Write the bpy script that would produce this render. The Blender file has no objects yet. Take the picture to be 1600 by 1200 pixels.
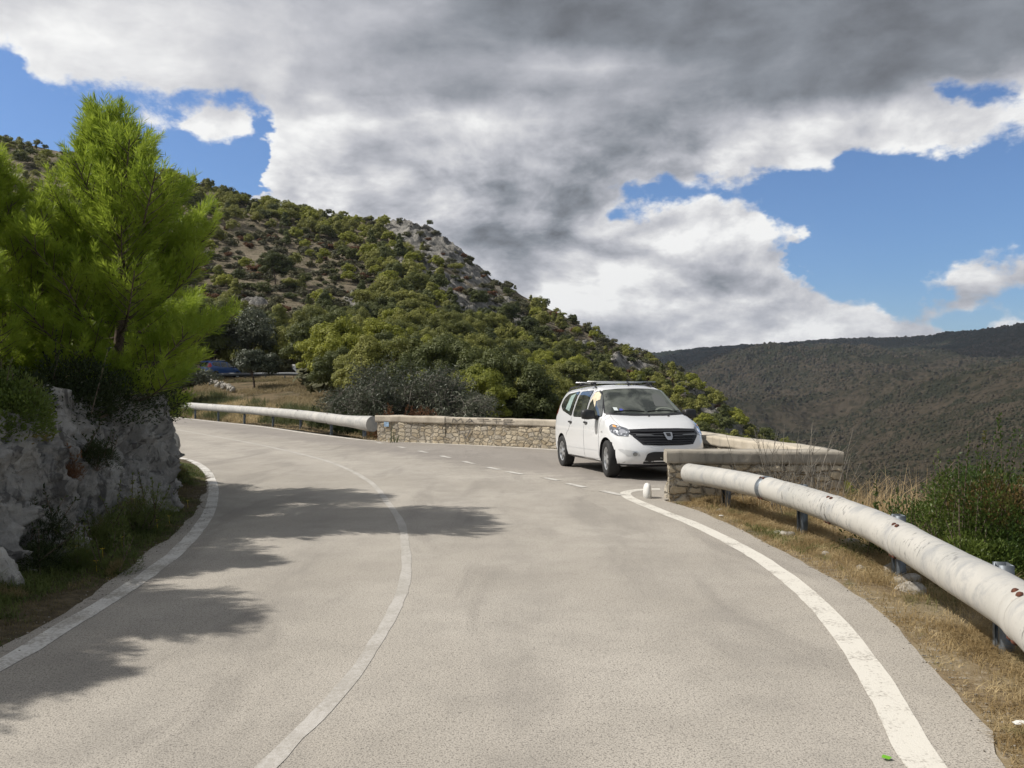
import bpy, bmesh, math, random
import numpy as np
from mathutils import Vector, Matrix
from mathutils.bvhtree import BVHTree
from mathutils.geometry import delaunay_2d_cdt

sc = bpy.context.scene
COL = sc.collection
R = math.radians

# ---------------------------------------------------------------- camera
# standing eye height 1.6 m above the asphalt, looking along +Y
FPX, HOR, EYE = 1230.0, 610.0, 1.6          # focal length and horizon row in 1600x1200 pixels
cam_d = bpy.data.cameras.new("camera")
cam_d.sensor_width = 36.0
cam_d.lens = FPX / 1600.0 * 36.0
cam_d.shift_y = (HOR - 600.0) / 1600.0
cam_d.clip_start = 0.05
cam_d.clip_end = 40000.0
cam = bpy.data.objects.new("camera", cam_d)
cam.location = (0, 0, EYE)
cam.rotation_euler = (R(90), 0, 0)
COL.objects.link(cam)
sc.camera = cam
sc.view_settings.view_transform = 'Standard'
sc.view_settings.look = 'None'
sc.view_settings.gamma = 1.0
sc.view_settings.exposure = 0.0

HAZE_D = 0.00005
sc.cycles.volume_bounces = 0
sc.cycles.max_bounces = 8
def G(px, py, z=0.0):
    """ground point (height z) seen at photo pixel px,py"""
    Y = (EYE - z) * FPX / (py - HOR)
    return ((px - 800.0) / FPX * Y, Y, z)
def P(px, py, Y):
    return ((px - 800.0) / FPX * Y, Y, EYE - (py - HOR) / FPX * Y)

# ---------------------------------------------------------------- node helper
class NT:
    def __init__(s, tree):
        s.t = tree; s.n = tree.nodes; s.l = tree.links
    def new(s, typ, **kw):
        nd = s.n.new(typ)
        for k, v in kw.items(): setattr(nd, k, v)
        return nd
    def put(s, sock, v):
        if v is None: return
        if isinstance(v, bpy.types.NodeSocket): s.l.new(v, sock)
        elif isinstance(v, (tuple, list)) and len(v) == 3 and sock.type == 'RGBA': sock.default_value = (*v, 1)
        else: sock.default_value = v
    def math(s, op, a, b=None, c=None, clamp=False):
        nd = s.new('ShaderNodeMath', operation=op, use_clamp=clamp)
        for i, v in enumerate((a, b, c)):
            if v is not None: s.put(nd.inputs[i], v)
        return nd.outputs[0]
    def vmath(s, op, a, b=None, c=None):
        nd = s.new('ShaderNodeVectorMath', operation=op)
        s.put(nd.inputs[0], a)
        if b is not None:
            s.put(nd.inputs['Scale'] if op == 'SCALE' else nd.inputs[1], b)
        if c is not None: s.put(nd.inputs[2], c)
        return nd.outputs[0]
    def mix(s, f, a, b, mode='MIX'):
        nd = s.new('ShaderNodeMix', data_type='RGBA', blend_type=mode)
        s.put(nd.inputs[0], f); s.put(nd.inputs[6], a); s.put(nd.inputs[7], b)
        return nd.outputs[2]
    def noise(s, vec, scale, detail=4, rough=.55, dist=0.0, col=False):
        nd = s.new('ShaderNodeTexNoise')
        s.put(nd.inputs['Vector'], vec)
        nd.inputs['Scale'].default_value = scale; nd.inputs['Detail'].default_value = detail
        nd.inputs['Roughness'].default_value = rough; nd.inputs['Distortion'].default_value = dist
        return nd.outputs[1 if col else 0]
    def voro(s, vec, scale, feature='F1', out=0, rnd=1.0):
        nd = s.new('ShaderNodeTexVoronoi', feature=feature)
        s.put(nd.inputs['Vector'], vec)
        nd.inputs['Scale'].default_value = scale
        nd.inputs['Randomness'].default_value = rnd
        return nd.outputs[out]
    def ramp(s, fac, stops, interp='LINEAR'):
        nd = s.new('ShaderNodeValToRGB'); cr = nd.color_ramp; cr.interpolation = interp
        while len(cr.elements) < len(stops): cr.elements.new(0.5)
        for e, (p, c) in zip(cr.elements, stops):
            e.position = p
            e.color = (c, c, c, 1) if isinstance(c, (int, float)) else (*c, 1)
        s.put(nd.inputs[0], fac)
        return nd.outputs[0]
    def step(s, v, lo, hi):
        nd = s.new('ShaderNodeMapRange', interpolation_type='SMOOTHSTEP')
        s.put(nd.inputs[0], v); nd.inputs[1].default_value = lo; nd.inputs[2].default_value = hi
        return nd.outputs[0]
    def geo(s): return s.new('ShaderNodeNewGeometry').outputs['Position']
    def obj(s): return s.new('ShaderNodeTexCoord').outputs['Object']

# ---------------------------------------------------------------- sun
SUN_ELEV = R(48)
SUN_DIR = Vector((-math.cos(SUN_ELEV) * math.cos(R(5)), math.cos(SUN_ELEV) * math.sin(R(5)), math.sin(SUN_ELEV)))
sun_d = bpy.data.lights.new("sun", 'SUN')
sun_d.energy = 4.6
sun_d.angle = R(0.5)
sun_d.color = (1.0, 0.95, 0.87)
sun = bpy.data.objects.new("sun", sun_d)
sun.rotation_euler = SUN_DIR.to_track_quat('Z', 'Y').to_euler()
COL.objects.link(sun)

# ---------------------------------------------------------------- world: blue sky and clouds, all by direction
world = bpy.data.worlds.new("World"); sc.world = world; world.use_nodes = True
w = NT(world.node_tree); w.n.clear()
sky = w.new('ShaderNodeTexSky', sky_type='NISHITA', sun_disc=False)
sky.sun_elevation = SUN_ELEV
sky.sun_rotation = math.atan2(SUN_DIR.x, SUN_DIR.y)
sky.air_density = 1.0; sky.dust_density = 0.6; sky.ozone_density = 1.6
tc = w.new('ShaderNodeTexCoord').outputs['Generated']
sep = w.new('ShaderNodeSeparateXYZ'); w.put(sep.inputs[0], tc)
dx, dy, dz = sep.outputs
# brightness and cover of the cloud deck by direction: rows of elevation, stops along azimuth
ROWS = {
 -60: "-300:195:.9 0:200:.95 300:190:1 600:150:1 900:120:1 1300:120:1 1900:135:1",
 0:   "-300:205:.8 0:208:.92 200:200:1 400:188:1 600:158:1 800:122:1 1000:112:1 1200:120:1 1400:114:1 1600:124:1 1900:135:.9",
 60:  "-300:215:.5 0:222:.70 60:224:.95 200:210:1 400:194:1 550:168:1 700:154:1 850:122:1 1000:112:1 1200:118:1 1400:110:1 1600:122:1 1900:140:.8",
 110: "-300:220:.2 0:226:.30 40:226:.72 120:224:.85 250:212:.82 330:205:.85 420:196:1 500:166:1 700:146:1 850:176:1 950:184:1 1060:152:1 1200:118:1 1400:110:1 1540:130:.9 1600:170:.75 1900:180:.5",
 150: "-300:200:.1 0:200:.05 100:215:.32 150:220:.45 250:205:.40 330:200:.38 400:200:.62 450:190:1 600:158:1 750:150:1 900:152:1 1050:140:1 1200:126:1 1350:134:1 1430:160:.9 1500:190:.48 1560:200:.45 1600:212:.62 1900:200:.5",
 190: "-300:200:0 150:200:.15 240:205:.55 285:210:.3 340:222:.85 385:210:.25 420:224:.85 500:228:1 650:222:1 800:192:1 900:158:1 1000:150:1 1100:165:1 1180:190:1 1260:216:1 1400:218:.95 1500:205:.8 1560:215:.7 1900:215:.7",
 225: "-300:200:0 200:200:.1 260:200:.3 300:200:.1 385:200:.1 412:224:.8 500:215:1 620:192:1 780:198:1 900:168:1 1000:142:1 1070:150:.85 1150:205:.9 1250:225:1 1330:215:.95 1450:215:.82 1560:210:.55 1900:210:.4",
 260: "-300:200:0 385:200:.05 408:222:.8 480:226:1 600:205:1 750:184:1 900:158:1 980:150:.95 1050:160:.62 1100:185:.58 1160:210:.75 1250:222:.82 1300:215:.55 1360:200:.05 1900:200:0",
 295: "-300:200:0 388:200:.1 412:224:.85 500:215:1 620:188:1 750:152:1 880:150:1 960:165:.8 1000:180:.48 1045:200:.12 1100:225:.32 1140:234:.60 1180:225:.34 1250:200:.05 1900:200:0",
 330: "-300:200:.1 388:200:.25 450:205:.9 550:188:1 650:170:1 750:142:1 850:146:1 930:172:.9 970:200:.6 1000:212:.62 1050:226:.78 1120:234:.95 1180:222:.8 1222:210:.3 1300:200:0 1900:200:0",
 365: "-300:200:.2 500:185:1 700:152:1 780:138:1 850:150:1 920:202:1 1000:182:1 1100:222:1 1180:216:.95 1232:216:.62 1270:200:.15 1350:200:0 1900:200:.1",
 400: "-300:200:.3 700:150:1 800:150:1 870:192:1 940:166:1 1020:166:1 1100:208:1 1180:220:1 1232:200:.66 1265:200:.25 1400:200:0 1480:210:.15 1540:222:.52 1620:226:.78 1900:220:.5",
 435: "-300:200:.3 820:175:1 870:215:1 950:226:1 1050:192:1 1120:160:1 1200:166:1 1240:190:.75 1282:200:.25 1400:200:0 1440:215:.48 1520:222:.88 1600:205:.85 1900:200:.6",
 465: "-300:200:.3 820:190:1 900:228:1 1000:226:1 1100:216:1 1200:196:1 1280:202:.8 1325:210:.4 1400:210:.08 1450:195:.58 1500:185:.72 1560:180:.5 1640:200:.2 1900:200:.3",
 500: "-300:200:.3 900:198:1 1000:190:1 1100:202:1 1200:182:1 1280:222:1 1370:226:.9 1430:206:.7 1480:215:.4 1530:215:.35 1570:222:.6 1640:226:.75 1900:220:.6",
 535: "-300:200:.3 900:165:1 1000:165:1 1100:190:1 1200:200:1 1300:216:1 1400:222:1 1500:226:.9 1600:226:.82 1900:220:.8",
 600: "-300:200:.4 900:170:.9 1300:195:.9 1900:205:.9",
}
def cvec(off=(0, 0, 0), zs=1.75):
    nd = w.new('ShaderNodeCombineXYZ')
    w.put(nd.inputs[0], w.math('ADD', dx, off[0])); w.put(nd.inputs[1], dy)
    w.put(nd.inputs[2], w.math('MULTIPLY', w.math('ADD', dz, off[2]), zs))
    return nd.outputs[0]
def field(off=(0, 0, 0)):
    v = cvec(off)
    warp = w.noise(v, 4.0, 3, .5, col=True)
    v2 = w.vmath('ADD', v, w.vmath('SCALE', w.vmath('SUBTRACT', warp, (.5, .5, .5)), .12))
    big = w.noise(v2, 7.0, 7, .58)
    vor = w.voro(v2, 17.0)
    return w.math('ADD', big, w.math('MULTIPLY', w.math('SUBTRACT', .45, vor), .10))
n0 = field()
n1 = field((-.022, 0, .028))
wp = w.noise(cvec(zs=1.6), 9.0, 5, .6, col=True)
sw = w.new('ShaderNodeSeparateXYZ'); w.put(sw.inputs[0], wp)
az = w.math('ADD', w.math('ARCTAN2', dx, dy), w.math('MULTIPLY', w.math('SUBTRACT', sw.outputs[0], .5), .13))
vv = w.math('DIVIDE', dz, w.math('MAXIMUM', dy, .35))
vv = w.math('ADD', vv, w.math('MULTIPLY', w.math('SUBTRACT', sw.outputs[1], .5), .060))
tt_ = w.math('DIVIDE', w.math('ADD', az, .75), 1.5)
ys_ = sorted(ROWS); vs_ = [(HOR - y) / FPX for y in ys_]
acc = None
for i, y in enumerate(ys_):
    st = []
    for tok in ROWS[y].split():
        x, b_, c_ = map(float, tok.split(':'))
        lin = (b_ / 255) * 1.045 + .012; st.append((min(1, max(0, (math.atan((x - 800) / FPX) + .75) / 1.5)), (lin, c_, 0)))
    col = w.ramp(tt_, st, 'B_SPLINE' if False else 'EASE')
    # tent weight between neighbouring rows
    up = vs_[i - 1] if i else None; dn = vs_[i + 1] if i < len(ys_) - 1 else None
    ws_ = []
    if up is not None: ws_.append(w.math('DIVIDE', w.math('SUBTRACT', up, vv), up - vs_[i], clamp=True))
    if dn is not None: ws_.append(w.math('DIVIDE', w.math('SUBTRACT', vv, dn), vs_[i] - dn, clamp=True))
    wt = ws_[0] if len(ws_) == 1 else w.math('MINIMUM', *ws_)
    v = w.vmath('SCALE', col, wt)
    acc = v if acc is None else w.vmath('ADD', acc, v)
sa = w.new('ShaderNodeSeparateXYZ'); w.put(sa.inputs[0], acc)
bri, cov = sa.outputs[0], sa.outputs[1]
dens = w.math('ADD', w.math('MULTIPLY', w.math('SUBTRACT', cov, .5), 1.5), w.math('MULTIPLY', w.math('SUBTRACT', w.math('ADD', w.math('MULTIPLY', n0, .6), w.math('MULTIPLY', w.noise(cvec(zs=1.4), 26.0, 6, .62), .4)), .5), 2.7))
mask = w.step(dens, -.10, 0.30)
relief = w.math('MULTIPLY', w.math('SUBTRACT', n0, n1), 1.0)
lowc = w.step(vv, .42, .24)                     # crisp cumulus low down, smooth bank above
b = w.math('ADD', bri, w.math('MULTIPLY', relief, w.math('ADD', .34, w.math('MULTIPLY', lowc, .70))))
streak = w.noise(w.vmath('MULTIPLY', tc, (2.0, 2.0, 9.0)), 3.0, 6, .55, .2)
b = w.math('ADD', b, w.math('MULTIPLY', w.math('SUBTRACT', streak, .5), .15))
edge = w.step(dens, .45, .05)                   # thin rims are brighter
b = w.math('ADD', b, w.math('MULTIPLY', edge, .05))
b = w.math('MINIMUM', w.math('MAXIMUM', b, .37), .97)
g_ = lambda x: ((x + .055) / 1.055) ** 2.4
ccol = w.ramp(b, [(0, (0, 0, 0)), (.36, (g_(.35), g_(.36), g_(.38))), (.45, (g_(.435), g_(.45), g_(.475))), (.55, (g_(.53), g_(.55), g_(.58))), (.65, (g_(.64), g_(.65), g_(.68))),
                  (.75, (g_(.745), g_(.75), g_(.775))), (.85, (g_(.85), g_(.85), g_(.86))), (.97, (g_(.98), g_(.98), g_(.975)))])
skyc = w.mix(1.0, sky.outputs[0], (.70, .93, 1.24), 'MULTIPLY')
bg1 = w.new('ShaderNodeBackground'); w.put(bg1.inputs[0], skyc); bg1.inputs[1].default_value = .098
bg2 = w.new('ShaderNodeBackground'); w.put(bg2.inputs[0], ccol); bg2.inputs[1].default_value = 1.0
mx = w.new('ShaderNodeMixShader'); w.put(mx.inputs[0], mask)
w.l.new(bg1.outputs[0], mx.inputs[1]); w.l.new(bg2.outputs[0], mx.inputs[2])
wo = w.new('ShaderNodeOutputWorld'); w.l.new(mx.outputs[0], wo.inputs[0])
world.cycles.sampling_method = 'MANUAL'; world.cycles.sample_map_resolution = 512

# ---------------------------------------------------------------- helpers: numpy noise, meshes, tagging
def _h(ix, iy, iz, seed):
    n = (ix.astype(np.uint32) * np.uint32(374761393) + iy.astype(np.uint32) * np.uint32(668265263)
         + iz.astype(np.uint32) * np.uint32(2147483647) + np.uint32(seed * 144665 + 13))
    n = (n ^ (n >> np.uint32(13))) * np.uint32(1274126177)
    n = (n ^ (n >> np.uint32(15))) * np.uint32(2246822519)
    n = n ^ (n >> np.uint32(13))
    return n.astype(np.float64) / 4294967295.0
def vnoise(p, seed=0):
    p = np.asarray(p, float)
    i = np.floor(p).astype(np.int64); f = p - i; f = f * f * (3 - 2 * f)
    i = i & 0xffffffff
    o = 0
    for a in (0, 1):
        for b_ in (0, 1):
            for c in (0, 1):
                wgt = (f[:, 0] if a else 1 - f[:, 0]) * (f[:, 1] if b_ else 1 - f[:, 1]) * (f[:, 2] if c else 1 - f[:, 2])
                o = o + wgt * _h(i[:, 0] + a, i[:, 1] + b_, i[:, 2] + c, seed)
    return o * 2 - 1
def fbm(p, scale=1.0, octv=4, seed=0, gain=.5, ridged=False):
    p = np.asarray(p, float) * scale; o = 0; amp = 1; tot = 0
    for k in range(octv):
        v = vnoise(p + k * 17.3, seed + k)
        if ridged: v = 1 - 2 * np.abs(v)
        o = o + amp * v; tot += amp; amp *= gain; p = p * 2.03
    return o / tot

def tag(o, label=None, cat=None, group=None, kind=None):
    if label: o['label'] = label
    if cat: o['category'] = cat
    if group: o['group'] = group
    if kind: o['kind'] = kind
    return o
def link(name, me, mat=None, parent=None, smooth=False):
    o = bpy.data.objects.new(name, me); COL.objects.link(o)
    if mat is not None: me.materials.append(mat)
    if parent is not None: o.parent = parent
    if smooth:
        me.polygons.foreach_set('use_smooth', np.ones(len(me.polygons), bool))
    return o
def arrmesh(name, V, F, k=None):
    """fast mesh from (N,3) vertices and (M,k) faces"""
    V = np.asarray(V, np.float32); F = np.asarray(F, np.int32); k = F.shape[1]
    me = bpy.data.meshes.new(name)
    me.vertices.add(len(V)); me.vertices.foreach_set('co', V.ravel())
    me.loops.add(F.size); me.loops.foreach_set('vertex_index', F.ravel())
    me.polygons.add(len(F)); me.polygons.foreach_set('loop_start', np.arange(0, F.size, k, dtype=np.int32))
    me.update(calc_edges=True); me.validate(); return me
def attr(me, name, vals):
    a = me.attributes.new(name, 'FLOAT', 'POINT'); a.data.foreach_set('value', np.asarray(vals, np.float32))
def empty(name, loc=(0, 0, 0), rz=0):
    o = bpy.data.objects.new(name, None); COL.objects.link(o); o.location = loc; o.rotation_euler = (0, 0, rz)
    o.empty_display_size = .2
    return o
def gridmesh(V, nu, nv, closed_v=False):
    idx = np.arange(nu * nv).reshape(nu, nv)
    a = idx[:-1, :-1].ravel(); b_ = idx[1:, :-1].ravel(); c = idx[1:, 1:].ravel(); d = idx[:-1, 1:].ravel()
    F = np.stack([a, b_, c, d], 1)
    if closed_v:
        F = np.concatenate([F, np.stack([idx[:-1, -1], idx[1:, -1], idx[1:, 0], idx[:-1, 0]], 1)])
    return F
class Acc:
    """collects quads"""
    def __init__(s): s.V = []; s.F = []; s.n = 0
    def add(s, V, F):
        V = np.asarray(V, float).reshape(-1, 3); F = np.asarray(F, int)
        if len(V) == 0: return
        s.V.append(V); s.F.append(F + s.n); s.n += len(V)
    def box(s, c, sz, rz=0, tilt=None):
        x, y, z = [q / 2 for q in sz]
        V = np.array([(-x, -y, -z), (x, -y, -z), (x, y, -z), (-x, y, -z), (-x, -y, z), (x, -y, z), (x, y, z), (-x, y, z)])
        if tilt is not None: V = V @ np.array(tilt).T
        cc, ss = math.cos(rz), math.sin(rz)
        V = V @ np.array([(cc, ss, 0), (-ss, cc, 0), (0, 0, 1)]) + np.array(c)
        s.add(V, [(0, 3, 2, 1), (4, 5, 6, 7), (0, 1, 5, 4), (1, 2, 6, 5), (2, 3, 7, 6), (3, 0, 4, 7)])
    def tube(s, path, rad, seg=8, caps=True):
        path = np.asarray(path, float); n = len(path)
        rad = np.broadcast_to(np.asarray(rad, float), (n,))
        t = np.gradient(path, axis=0); t /= np.linalg.norm(t, axis=1)[:, None] + 1e-9
        ref = np.array([0, 0, 1.0]) if abs(t[:, 2]).mean() < .8 else np.array([1.0, 0, 0])
        u = np.cross(t, ref); u /= np.linalg.norm(u, axis=1)[:, None] + 1e-9
        v = np.cross(u, t)
        a = np.linspace(0, 2 * np.pi, seg, endpoint=False)
        V = path[:, None] + rad[:, None, None] * (np.cos(a)[None, :, None] * u[:, None] + np.sin(a)[None, :, None] * v[:, None])
        F = gridmesh(None, n, seg, True)
        s.add(V.reshape(-1, 3), F)
        if caps:
            for k, rev in ((0, 0), (n - 1, 1)):
                V2 = np.concatenate([V[k], [path[k]]]); m = seg
                F2 = [(m, (i + 1) % m, i, i) for i in range(m)]
                # fan of quads (pairs of triangles) keeps every face four-sided
                F2 = [(m, (2 * i + 2) % m, 2 * i + 1, 2 * i) if not rev else (m, 2 * i, 2 * i + 1, (2 * i + 2) % m) for i in range(m // 2)]
                s.add(V2, F2)
    def lathe(s, prof, seg=24, axis='y', c=(0, 0, 0)):
        prof = np.asarray(prof, float); a = np.linspace(0, 2 * np.pi, seg, endpoint=False)
        r, h = prof[:, 0], prof[:, 1]
        X = r[:, None] * np.cos(a); Z = r[:, None] * np.sin(a); Y = np.broadcast_to(h[:, None], X.shape)
        V = np.stack([X, Y, Z], -1) if axis == 'y' else np.stack([X, Z, Y], -1)
        s.add(V.reshape(-1, 3) + np.array(c), gridmesh(None, len(prof), seg, True))
    def mesh(s, name='mesh'):
        return arrmesh(name, np.concatenate(s.V), np.concatenate(s.F))
    def build(s, name, mat, parent=None, smooth=False):
        return link(name, s.mesh(name), mat, parent, smooth)

def quads(C, U, V_):
    """leaf quads: centre C, half axes U (long) and V_ (wide); diamond-shaped"""
    n = len(C)
    P4 = np.stack([C - U, C + V_ * .9 - U * .1, C + U, C - V_ * .9 - U * .1], 1).reshape(-1, 3)
    return P4, np.arange(n * 4).reshape(n, 4)
def unit(v): return v / (np.linalg.norm(v, axis=-1, keepdims=True) + 1e-9)
def rnd_dir(rng, n): return unit(rng.normal(size=(n, 3)))

# ---------------------------------------------------------------- polyline tools
def pl_dist(XY, poly):
    """signed distance to a polyline (positive to its right when walking along) and arclength"""
    XY = np.asarray(XY, float); poly = np.asarray(poly, float)
    best = np.full(len(XY), 1e9); sg = np.zeros(len(XY)); arc = np.zeros(len(XY)); L = 0
    for a, b_ in zip(poly[:-1], poly[1:]):
        d = b_ - a; l = np.hypot(*d) + 1e-9; t = np.clip(((XY - a) @ d) / l ** 2, 0, 1)
        q = a + t[:, None] * d; e = XY - q; dist = np.hypot(e[:, 0], e[:, 1])
        m = dist < best
        best[m] = dist[m]; cr = d[0] * e[:, 1] - d[1] * e[:, 0]; sg[m] = -np.sign(cr[m]); arc[m] = L + t[m] * l
        L += l
    return best * sg, arc
def resample(poly, step):
    """Catmull-Rom smoothing then even resampling"""
    p = np.asarray(poly, float); q = np.vstack([2 * p[0] - p[1], p, 2 * p[-1] - p[-2]]); out = []
    for i in range(1, len(q) - 2):
        t = np.linspace(0, 1, 24, endpoint=False)[:, None]
        out.append(.5 * ((2 * q[i]) + (-q[i - 1] + q[i + 1]) * t + (2 * q[i - 1] - 5 * q[i] + 4 * q[i + 1] - q[i + 2]) * t ** 2
                         + (-q[i - 1] + 3 * q[i] - 3 * q[i + 1] + q[i + 2]) * t ** 3))
    o = np.vstack(out + [p[-1:]]); s = np.r_[0, np.cumsum(np.linalg.norm(np.diff(o, axis=0), axis=1))]
    n = max(2, int(round(s[-1] / step)) + 1); ss = np.linspace(0, s[-1], n)
    return np.stack([np.interp(ss, s, o[:, k]) for k in range(o.shape[1])], 1)

# ---------------------------------------------------------------- materials
def mat(name):
    m = bpy.data.materials.new(name); m.use_nodes = True
    k = NT(m.node_tree); bs = m.node_tree.nodes['Principled BSDF']; return m, k, bs
def bump(k, bs, h, strength=.4, dist=.02):
    b_ = k.new('ShaderNodeBump'); b_.inputs['Strength'].default_value = strength; b_.inputs['Distance'].default_value = dist
    k.put(b_.inputs['Height'], h); k.l.new(b_.outputs[0], bs.inputs['Normal'])
def plain(name, col, rough=.6, metal=0, spec=.5, coat=0, var=.0, scale=8):
    m, k, bs = mat(name)
    if var:
        n = k.noise(k.obj(), scale, 5)
        k.put(bs.inputs['Base Color'], k.mix(k.step(n, .3, .7), tuple(c * (1 - var) for c in col), tuple(min(1, c * (1 + var)) for c in col)))
    else: bs.inputs['Base Color'].default_value = (*col, 1)
    bs.inputs['Roughness'].default_value = rough; bs.inputs['Metallic'].default_value = metal
    bs.inputs['Specular IOR Level'].default_value = spec; bs.inputs['Coat Weight'].default_value = coat
    return m
def foliage(name, dark, light, trans=.35, nscale=1.5, rough=.6, tobj=True, dead=None):
    """leaf material: hue varies from tree to tree and clump to clump"""
    m, k, bs = mat(name)
    info = k.new('ShaderNodeObjectInfo').outputs['Random']
    pos = k.geo()
    n = k.noise(pos, nscale, 3)
    f = k.math('ADD', k.math('MULTIPLY', k.math('SUBTRACT', info, .5), .8 if tobj else 0.), k.step(n, .3, .7))
    c = k.mix(k.math('MINIMUM', k.math('MAXIMUM', f, 0.), 1.), dark, light)
    if dead:
        n2 = k.noise(pos, nscale * .7, 2); c = k.mix(k.step(n2, .58, .66), c, dead)
    k.put(bs.inputs['Base Color'], c); bs.inputs['Roughness'].default_value = rough
    bs.inputs['Specular IOR Level'].default_value = .25
    tr = k.new('ShaderNodeBsdfTranslucent'); k.put(tr.inputs[0], k.mix(.5, c, tuple(x * 1.5 for x in light)))
    ms = k.new('ShaderNodeMixShader'); ms.inputs[0].default_value = trans
    k.l.new(bs.outputs[0], ms.inputs[1]); k.l.new(tr.outputs[0], ms.inputs[2])
    k.l.new(ms.outputs[0], m.node_tree.nodes['Material Output'].inputs[0])
    return m

# asphalt: pale worn chippings with darker aggregate, patches and tyre polish
M_ROAD, k, bs = mat('worn_asphalt')
p = k.geo()
ag = k.voro(p, 110.0); ag2 = k.noise(p, 130, 3, .7)
big = k.noise(p, .32, 4, .6); mid = k.noise(p, 2.3, 5, .65); st = k.noise(k.vmath('MULTIPLY', p, (1.2, .28, 1)), 1.1, 5, .6, .6)
c = k.mix(k.step(big, .3, .7), (.375, .342, .295), (.475, .438, .385))
c = k.mix(k.math('MULTIPLY', k.step(mid, .40, .70), .42), c, (.31, .285, .25))
c = k.mix(k.math('MULTIPLY', k.step(st, .50, .66), .5), c, (.235, .215, .19))
spk = k.math('MAXIMUM', k.step(k.noise(p, 105, 2, .8), .52, .62), k.math('MULTIPLY', k.step(k.noise(p, 48, 2, .7), .57, .66), .8))
c = k.mix(k.math('MULTIPLY', spk, .78), c, (.10, .09, .08))
c = k.mix(k.math('MULTIPLY', k.step(ag2, .55, .68), .7), c, (.60, .56, .50))
lt_ = k.new('ShaderNodeAttribute', attribute_name='lat').outputs['Fac']
la = k.math('ABSOLUTE', lt_)
tr1 = k.math('EXPONENT', k.math('MULTIPLY', k.math('POWER', k.math('DIVIDE', k.math('SUBTRACT', la, .95), .30), 2.0), -1.0))
tr2 = k.math('EXPONENT', k.math('MULTIPLY', k.math('POWER', k.math('DIVIDE', k.math('SUBTRACT', la, 2.35), .30), 2.0), -1.0))
trk_ = k.math('MULTIPLY', k.math('ADD', tr1, tr2), k.math('ADD', .25, k.math('MULTIPLY', k.step(mid, .35, .65), .45)))
c = k.mix(k.math('MULTIPLY', trk_, .42), c, (.255, .235, .21))
c = k.mix(k.math('MULTIPLY', k.math('EXPONENT', k.math('MULTIPLY', k.math('POWER', k.math('DIVIDE', la, .45), 2.0), -1.0)), .10), c, (.50, .465, .41))
# darker, less worn asphalt in the lay-by behind the dashes
sp_ = k.new('ShaderNodeSeparateXYZ'); k.put(sp_.inputs[0], p)
lay = k.math('ADD', k.math('MULTIPLY', sp_.outputs[0], .80), k.math('MULTIPLY', k.math('SUBTRACT', sp_.outputs[1], 12.8), .60))
lay = k.step(k.math('ADD', k.math('SUBTRACT', lay, 1.3), k.math('MULTIPLY', k.math('SUBTRACT', mid, .5), 2.0)), 0., 1.2)
lay = k.math('MULTIPLY', lay, k.step(sp_.outputs[1], 12.2, 13.6))
c = k.mix(k.math('MULTIPLY', lay, .55), c, (.20, .18, .165))
cr = k.voro(k.vmath('ADD', p, k.vmath('SCALE', k.noise(p, 1.6, 3, .6, col=True), .9)), .55, 'DISTANCE_TO_EDGE')
c = k.mix(k.math('MULTIPLY', k.math('MULTIPLY', k.step(cr, .010, .002), k.step(big, .56, .64)), .35), c, (.12, .11, .10))
k.put(bs.inputs['Base Color'], c); bs.inputs['Roughness'].default_value = .85; bs.inputs['Specular IOR Level'].default_value = .3
bump(k, bs, k.math('ADD', ag, k.math('MULTIPLY', ag2, .8)), .35, .006)

def paint(name, col, lo, hi, under=(.33, .30, .26)):
    m, k, bs = mat(name); p = k.geo()
    n = k.noise(p, 38, 5, .75); n2 = k.noise(p, 3.0, 4, .6)
    f = k.step(k.math('ADD', n, k.math('MULTIPLY', k.math('SUBTRACT', n2, .5), .8)), lo, hi)
    k.put(bs.inputs['Base Color'], k.mix(f, under, col)); bs.inputs['Roughness'].default_value = .7
    bump(k, bs, k.noise(p, 130, 3), .4, .006); return m
M_LINE = paint('road_paint', (.66, .63, .565), .26, .50)
M_LINE_OLD = paint('worn_road_paint', (.66, .64, .60), .30, .60)
M_LINE_GHOST = paint('ghost_road_paint', (.49, .465, .43), .30, .66, (.36, .335, .295))

# soil with grit and dead grass
def soil(name, a, b_, c3, s=1.0):
    m, k, bs = mat(name); p = k.geo()
    n = k.noise(p, 1.3 * s, 6, .65); n2 = k.noise(p, 14 * s, 5, .7)
    c = k.mix(k.step(n, .35, .65), a, b_); c = k.mix(k.step(n2, .5, .7), c, c3)
    k.put(bs.inputs['Base Color'], c); bs.inputs['Roughness'].default_value = .95
    bs.inputs['Specular IOR Level'].default_value = .1
    bump(k, bs, n2, .8, .03 / s); return m
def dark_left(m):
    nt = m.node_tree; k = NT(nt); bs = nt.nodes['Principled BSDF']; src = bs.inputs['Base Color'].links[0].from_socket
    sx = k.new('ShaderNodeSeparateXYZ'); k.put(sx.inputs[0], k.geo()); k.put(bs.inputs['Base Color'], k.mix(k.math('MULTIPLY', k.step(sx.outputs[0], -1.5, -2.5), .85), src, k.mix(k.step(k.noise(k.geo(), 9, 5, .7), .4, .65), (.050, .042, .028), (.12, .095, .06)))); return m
M_SOIL = soil('verge_soil', (.20, .15, .09), (.27, .22, .14), (.33, .28, .21)); dark_left(M_SOIL)

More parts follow.
